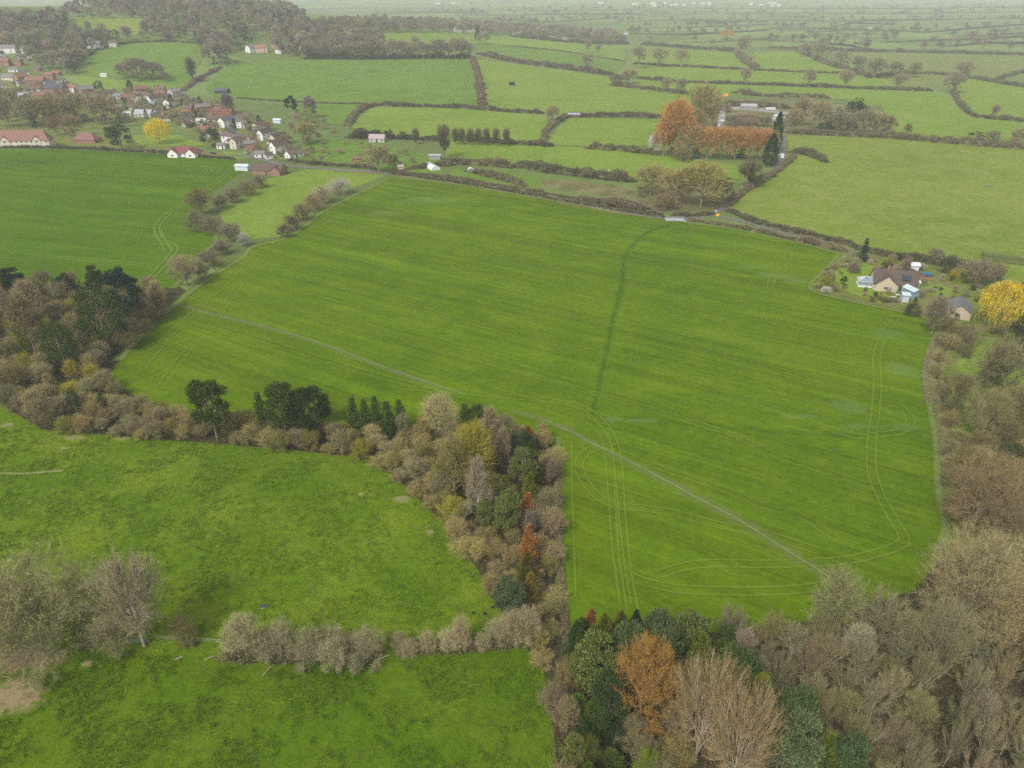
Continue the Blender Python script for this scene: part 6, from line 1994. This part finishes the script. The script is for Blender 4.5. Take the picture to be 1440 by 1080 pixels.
# bridge parapet and lane signs
p = W(950, 309)
r = tag(empty('bridge', p, R(-3)), 'pale concrete bridge deck with low railings at the crop edge', 'bridge')
m = MB()
m.box(-5, 5, -2.2, 2.2, -.3, .22)
m.build('deck', plain('bridge_concrete', (.42, .43, .46), .8), r)
for s in (-1, 1):
    g = MB()
    for k in range(6): g.bar((-5 + 2 * k, s * 2.1, .2), (-5 + 2 * k, s * 2.1, 1.1), .05)
    for z in (.65, 1.1): g.bar((-5, s * 2.1, z), (5, s * 2.1, z), .04)
    g.build('railing', M_STEEL, r)
p = W(1009, 304)
r = tag(empty('grit_bin', p, R(-20)), 'yellow roadside grit bin at the lane bend', 'grit bin')
m = MB()
m.hexa([(-.7, -.45, 0), (.7, -.45, 0), (.7, .45, 0), (-.7, .45, 0)], [(-.8, -.5, .9), (.8, -.5, .9), (.8, .5, .9), (-.8, .5, .9)])
m.build('body', MT_PAINT, r, (.75, .42, .03))
m = MB()
m.hexa([(-.85, -.55, .9), (.85, -.55, .9), (.85, .55, .9), (-.85, .55, .9)], [(-.6, -.2, 1.15), (.6, -.2, 1.15), (.6, .3, 1.15), (-.6, .3, 1.15)])
m.build('lid', MT_PAINT, r, (.8, .48, .05))


def post_sign(x, y, h, label, plate, w=.8, hh=.6, rot=0, cat='sign', name='road_sign'):
    p = W(x, y)
    r = tag(empty(name, p, R(rot)), label, cat)
    m = MB()
    m.bar((0, 0, 0), (0, 0, h), .06, sides=8)
    m.build('post', M_STEEL, r)
    if plate:
        m = MB()
        m.box(-w / 2, w / 2, -.09, -.06, h - hh, h)
        m.build('plate', MT_PAINT, r, plate)
    return r


post_sign(1006, 303, 2.6, 'white road sign beside the yellow grit bin', (.8, .8, .8))
post_sign(856, 243, 2.0, 'white marker post at the end of the little stream', (.8, .8, .8), .6, 1.2)


def pole(x, yb, yt, label, arm=True):
    p = W(x, yb)
    h = z_for_top(p, yt)
    r = tag(empty('utility_pole', p, .4), label, 'utility pole')
    m = MB()
    m.bar((0, 0, 0), (0, 0, h), .16, r2=.10, sides=7)
    m.build('post', MT_WOOD, r, (.15, .12, .09))
    if arm:
        m = MB()
        m.box(-.9, .9, -.06, .06, h - .5, h - .36)
        for k in (-.75, 0, .75): m.bar((k, 0, h - .36), (k, 0, h - .15), .05, sides=6)
        m.build('cross_arm', MT_WOOD, r, (.15, .12, .09))
    return r


pole(551, 243, 228, 'wooden pole at the lane junction')
pole(757, 268, 257, 'wooden pole beside the lane hedge')
# radio mast on the far side of the ridge
p = W(574, 30)
h = z_for_top(p, -6)
r = tag(empty('radio_mast', p), 'thin grey radio mast rising behind the ridge trees', 'mast')
m = MB()
b = 2.2
cor = [(-b, -b), (b, -b), (b, b), (-b, b)]
for (x0, y0) in cor: m.bar((x0, y0, 0), (x0 * .25, y0 * .25, h), .28, r2=.18)
for i in range(12):
    z0, z1 = h * i / 12, h * (i + 1) / 12
    f0, f1 = 1 - .75 * i / 12, 1 - .75 * (i + 1) / 12
    for k in range(4):
        (x0, y0), (x1, y1) = cor[k], cor[(k + 1) % 4]
        m.bar((x0 * f0, y0 * f0, z0), (x1 * f1, y1 * f1, z1), .12)
m.build('lattice', M_STEEL, r)
m = MB()
for k in range(3): m.bar((0, 0, h * .72 + k * 4), (1.6 * math.cos(k * 2.1), 1.6 * math.sin(k * 2.1), h * .72 + k * 4), .6, sides=8)
m.build('dish', M_WHITE, r)
# netted pen in the yellow pasture
p0, p1 = W(1380, 366), W(1500, 382)
L = (p1 - p0).length
r = tag(empty('netted_pen', p0, math.atan2(p1.y - p0.y, p1.x - p0.x)), 'timber framed pen with dark netting in the yellow pasture', 'pen')
for sy in (0, 6):
    for k in range(8):
        g = MB()
        g.bar((L * k / 7, sy, 0), (L * k / 7, sy, 2.6), .10)
        g.build('post', MT_WOOD, r, (.12, .10, .08))
    g = MB()
    for z in (1.3, 2.6): g.bar((0, sy, z), (L, sy, z), .09)
    g.build('rail', MT_WOOD, r, (.13, .11, .08))
    g = MB()
    for k in range(int(L / .35)): g.bar((k * .35, sy + .1, 0), (k * .35, sy + .1, 1.9), .035)
    for z in range(6): g.bar((0, sy + .1, .3 * z + .2), (L, sy + .1, .3 * z + .2), .03)
    g.build('netting', MT_WOOD, r, (.03, .045, .03))
g = MB()
g.bar((0, 0, 2.6), (0, 6, 2.6), .09)
g.build('cross_beam', MT_WOOD, r, (.12, .10, .08))
# field gate under the willows, ditch rails, logs, molehills, drum
p = W(196, 905)
r = tag(empty('field_gate', p, R(4)), 'grey green five bar gate under the broken willow', 'gate')
for x in (-1.75, 1.75):
    g = MB()
    g.bar((x, 0, 0), (x, 0, 1.4), .10)
    g.build('post', MT_WOOD, r, (.2, .18, .13))
g = MB()
for k in range(5): g.bar((-1.65, 0, .25 + k * .23), (1.65, 0, .25 + k * .23), .035)
for x in (-1.6, 0, 1.6): g.bar((x, 0, .2), (x, 0, 1.25), .035)
g.bar((-1.6, 0, .25), (1.6, 0, 1.17), .03)
g.build('bars', plain('gate_metal', (.24, .32, .29), .5, .4, .4, .1), r)
for k, (xa, ya, xb, yb, lab) in enumerate(((215, 899, 262, 903, 'pole rail fence right of the field gate'), (262, 903, 322, 906, 'pole rail fence reaching the pale ditch bushes'), (545, 900, 590, 902, 'pole rail across the gap in the ditch bushes'))):
    a, c = W(xa, ya), W(xb, yb)
    L = (c - a).length
    r = tag(empty('rail_fence', a, math.atan2(c.y - a.y, c.x - a.x)), lab, 'fence')
    for i in range(max(3, int(L / 2.2))):
        g = MB()
        X = L * i / (max(3, int(L / 2.2)) - 1)
        g.bar((X, 0, 0), (X + .02, 0, 1.15), .06)
        g.build('post', MT_WOOD, r, (.26, .23, .17))
    g = MB()
    for z in (.55, 1.0): g.bar((0, .03, z), (L, -.03, z + .04), .045)
    g.build('rail', MT_WOOD, r, (.28, .25, .18))
for x, y, L, ro, lab in ((295, 926, 1.6, 35, 'pale fallen log on the lower meadow, nearest the ditch bushes'), (252, 926, 1.3, 30, 'tan fallen branch in front of the broken willow'), (378, 942, 2.6, 62, 'thin pale branch lying below the pale ditch bushes'), (540, 925, 2.0, 30, 'broken grey branch beside the ditch gap')):
    p = W(x, y)
    m = MB()
    m.bar((-L / 2, 0, .12), (L * .1, .08, .15), .13, r2=.10, sides=7)
    m.bar((L * .1, .08, .15), (L / 2, -.05, .12), .10, r2=.05, sides=7)
    m.bar((L * .05, .05, .14), (L * .25, .4, .3), .05, r2=.02, sides=5)
    o = m.build('fallen_branch', MT_WOOD, None, (.36, .31, .21), p)
    o.rotation_euler = (0, 0, R(ro))
    tag(o, lab, 'branch', 'fallen wood by the ditch')
for x, y, lab in ((666, 862, 'dark molehill nearest the ditch bushes'), (682, 863, 'dark molehill between its two neighbours'), (693, 854, 'dark molehill closest to the wood strip')):
    p = W(x, y)
    m = MB()
    n = 9
    vs = [(0, 0, .3)] + [(.22 * math.cos(t * 2 * PI / n), .2 * math.sin(t * 2 * PI / n), .22) for t in range(n)] + [(.42 * math.cos(t * 2 * PI / n), .38 * math.sin(t * 2 * PI / n) * (1 + .1 * (t % 2)), -.02) for t in range(n)]
    fs = [(0, 1 + k, 1 + (k + 1) % n) for k in range(n)] + [(1 + k, 1 + n + k, 1 + n + (k + 1) % n, 1 + (k + 1) % n) for k in range(n)]
    m.add(vs, fs)
    tag(m.build('molehill', plain('dark_earth', (.035, .028, .02), .95), None, None, p), lab, 'molehill', 'molehills in the meadow')
p = W(1391, 627)
r = tag(empty('water_drum', p, 0), 'pale blue grey drum among the stream trees', 'drum')
m = MB()
m.bar((0, 0, 0), (0, 0, 1.1), .8, sides=16)
m.build('body', MT_PAINT, r, (.40, .45, .52))
m = MB()
m.bar((0, 0, 1.1), (0, 0, 1.2), .84, r2=.5, sides=16)
m.build('lid', MT_PAINT, r, (.5, .54, .6))
p = W(1206, 364)
m = MB()
m.bar((0, 0, 0), (0, 0, .6), .10, r2=.07, sides=8)
m.bar((0, 0, .6), (0, 0, .75), .10, r2=.32, sides=10)
tag(m.build('bird_bath', M_WHITE, None, None, p), 'white bird bath on the lawn by the garden conifer', 'bird bath')
for x, y, lab in ((1262, 417, 'white garden table nearest the shed'), (1256, 420, 'white garden bench left of the table')):
    p = W(x, y)
    m = MB()
    m.box(-.8, .8, -.45, .45, .68, .74)
    for a in (-.7, .7):
        for b2 in (-.35, .35): m.bar((a, b2, 0), (a, b2, .68), .04)
    tag(m.build('garden_table', M_WHITE, None, None, p), lab, 'table')
# water trough and sheep-white tank in the pastures
for x, y, lab in ((1405, 117, 'white water tank in the corner pasture hedge'), (1388, 262, 'pale trough low in the yellow pasture'), (1381, 166, 'pale trough by the curving hedge')):
    p = W(x, y)
    m = MB()
    m.hexa([(-1, -.4, 0), (1, -.4, 0), (1, .4, 0), (-1, .4, 0)], [(-1.1, -.5, .8), (1.1, -.5, .8), (1.1, .5, .8), (-1.1, .5, .8)])
    m.box(-1.15, 1.15, -.55, .55, .8, .86)
    tag(m.build('water_trough', M_STEEL, None, None, p), lab, 'trough', 'troughs in the pastures')
strew([(1142, 408), (1164, 378), (1195, 360), (1290, 371), (1380, 384), (1440, 404), (1440, 440), (1360, 455), (1300, 444), (1262, 434), (1200, 421)], 80, (1.2, 3.8), (2, 5), VILK[4:] + [('evergreen', (.12, .14, .03), 'olive garden bush'), ('shrub', (.38, .33, .22), 'pale garden shrub')], 'shrubs of the cottage garden', 44, 4.2, HOMES[-9:] + [(W(1220, 400), 8), (W(1297, 392), 6)])
# village trees between the houses
hr_ = random.Random(8)
UPV_ = [(-20, 56), (40, 58), (62, 96), (130, 126), (240, 133), (300, 152), (385, 190), (418, 214), (350, 218), (300, 200), (225, 166), (100, 152), (-20, 132)]
for q in dart(UPV_, 15, 91, [(p, 12) for p, _ in HOMES])[:52]:
    px_ = proj(q)
    wn, wc = hr_.choice((('white', WHITEW), ('white', WHITEW), ('cream', CREAM), ('brick', BRICK), ('stone', STONE), ('orange brick', ORB)))
    rn, rc = hr_.choice((('brown', BRNR), ('dark brown', DKBR), ('grey', GREYR), ('slate', SLATE), ('dull red', (.24, .12, .09)), ('brown', BRNR)))
    o = house(px_[0], px_[1], 12, None, wc, rc, hr_.uniform(-35, 70), hr_.choice((1, 1, 2)), far=q.y > 750, wm=hr_.uniform(8, 12), brick=wc in (BRICK, ORB), group='houses of the village')
    PLANTS.append((o, f'small {wn} house with {rn} roof', px_[0], px_[1], None))
strew(VILLAGE, 260, (4, 9), (5, 10), VILK, 'trees and shrubs of the village', 41, 6.2, HOMES)
strew([(430, 200), (520, 206), (600, 226), (545, 238), (470, 234), (425, 224)], 26, (2.5, 6), (4, 7), VILK[:7], 'scrub by the allotments', 42, 7, HOMES)
strew([(420, 160), (490, 178), (500, 195), (440, 200), (405, 180)], 26, (3, 7), (4, 8), VILK[:7], 'scrub by the allotments', 43, 7, HOMES)
# misty trees of the vale
FARK = [('round', (.20, .18, .12), 'misty bare tree')] * 5 + [('wide', (.19, .17, .11), 'misty spreading tree')]
for poly, n, gap, hr in (([(1080, 50), (1250, 52), (1250, 72), (1100, 70)], 26, 24, (12, 18)), ([(1180, 38), (1330, 42), (1330, 58), (1190, 58)], 22, 34, (13, 19)), ([(1300, 56), (1460, 50), (1460, 76), (1290, 73)], 46, 20, (12, 18)), ([(880, 44), (1010, 46), (1010, 66), (890, 62)], 26, 24, (11, 16)),
                         ([(860, 22), (1100, 24), (1090, 40), (870, 38)], 30, 60, (12, 18)), ([(1100, 20), (1450, 18), (1450, 38), (1100, 38)], 46, 60, (12, 18)), ([(620, 14), (880, 16), (860, 30), (640, 28)], 30, 70, (12, 18)), ([(600, 9), (1440, 9), (1440, 17), (600, 17)], 60, 110, (14, 22))):
    mass('vale_woodland', poly, gap, hr, (12, 18), FARK, int(poly[0][0]), limit=max(10, n // 3))
sp = []
for pts in FARH:
    ps = line_px(pts, 9.0, False)
    for a, b in zip(ps[:-1], ps[1:]):
        L, t = (b - a).length, vr.uniform(0, 30)
        while t < L:
            q = a + (b - a) * (t / L)
            sp.append(Vector((q.x + vr.uniform(-3, 3), q.y + vr.uniform(-4, 4), float(hgt(q.x, q.y)))))
            t += vr.choice((9, 11, 14, 18, 40, 70, 110))
mass('hedgerow_trees', None, 0, (9, 17), (9, 17), FARK, 77, spots=sp)
# ------------------------------------------------------------------ labels of the crowded plants
ORD = ['', 'second ', 'third ', 'fourth ', 'fifth ', 'sixth ', 'seventh ', 'eighth ', 'ninth ', 'tenth ', 'eleventh ', 'twelfth ', 'thirteenth ', 'fourteenth ', 'fifteenth ', 'sixteenth ', 'seventeenth ', 'eighteenth ', 'nineteenth ', 'twentieth ']
slots = {}
for r, desc, x, y, label in PLANTS:
    if label:
        r['label'] = label
        continue
    m = min(LAND, key=lambda q: (q[0] - x) ** 2 + ((q[1] - y) * 1.6) ** 2)
    dx, dy = x - m[0], (y - m[1]) * 1.3
    side = ('right of' if dx > 0 else 'left of') if abs(dx) > abs(dy) else ('in front of' if dy > 0 else 'behind')
    slots.setdefault((desc, side, m[2]), []).append((dx * dx + dy * dy, r))
for (desc, side, mark), rs in slots.items():
    rs.sort(key=lambda q: q[0])
    for i, (_, r) in enumerate(rs):
        r['label'] = f'{ORD[min(i, 19)]}{desc} {side} {mark}' if len(rs) == 1 or i else f'{desc} just {side} {mark}'
        ws = r['label'].split()
        if len(ws) > 16: r['label'] = ' '.join(w for w in ws if w not in ('the', 'in', 'just'))[:200]
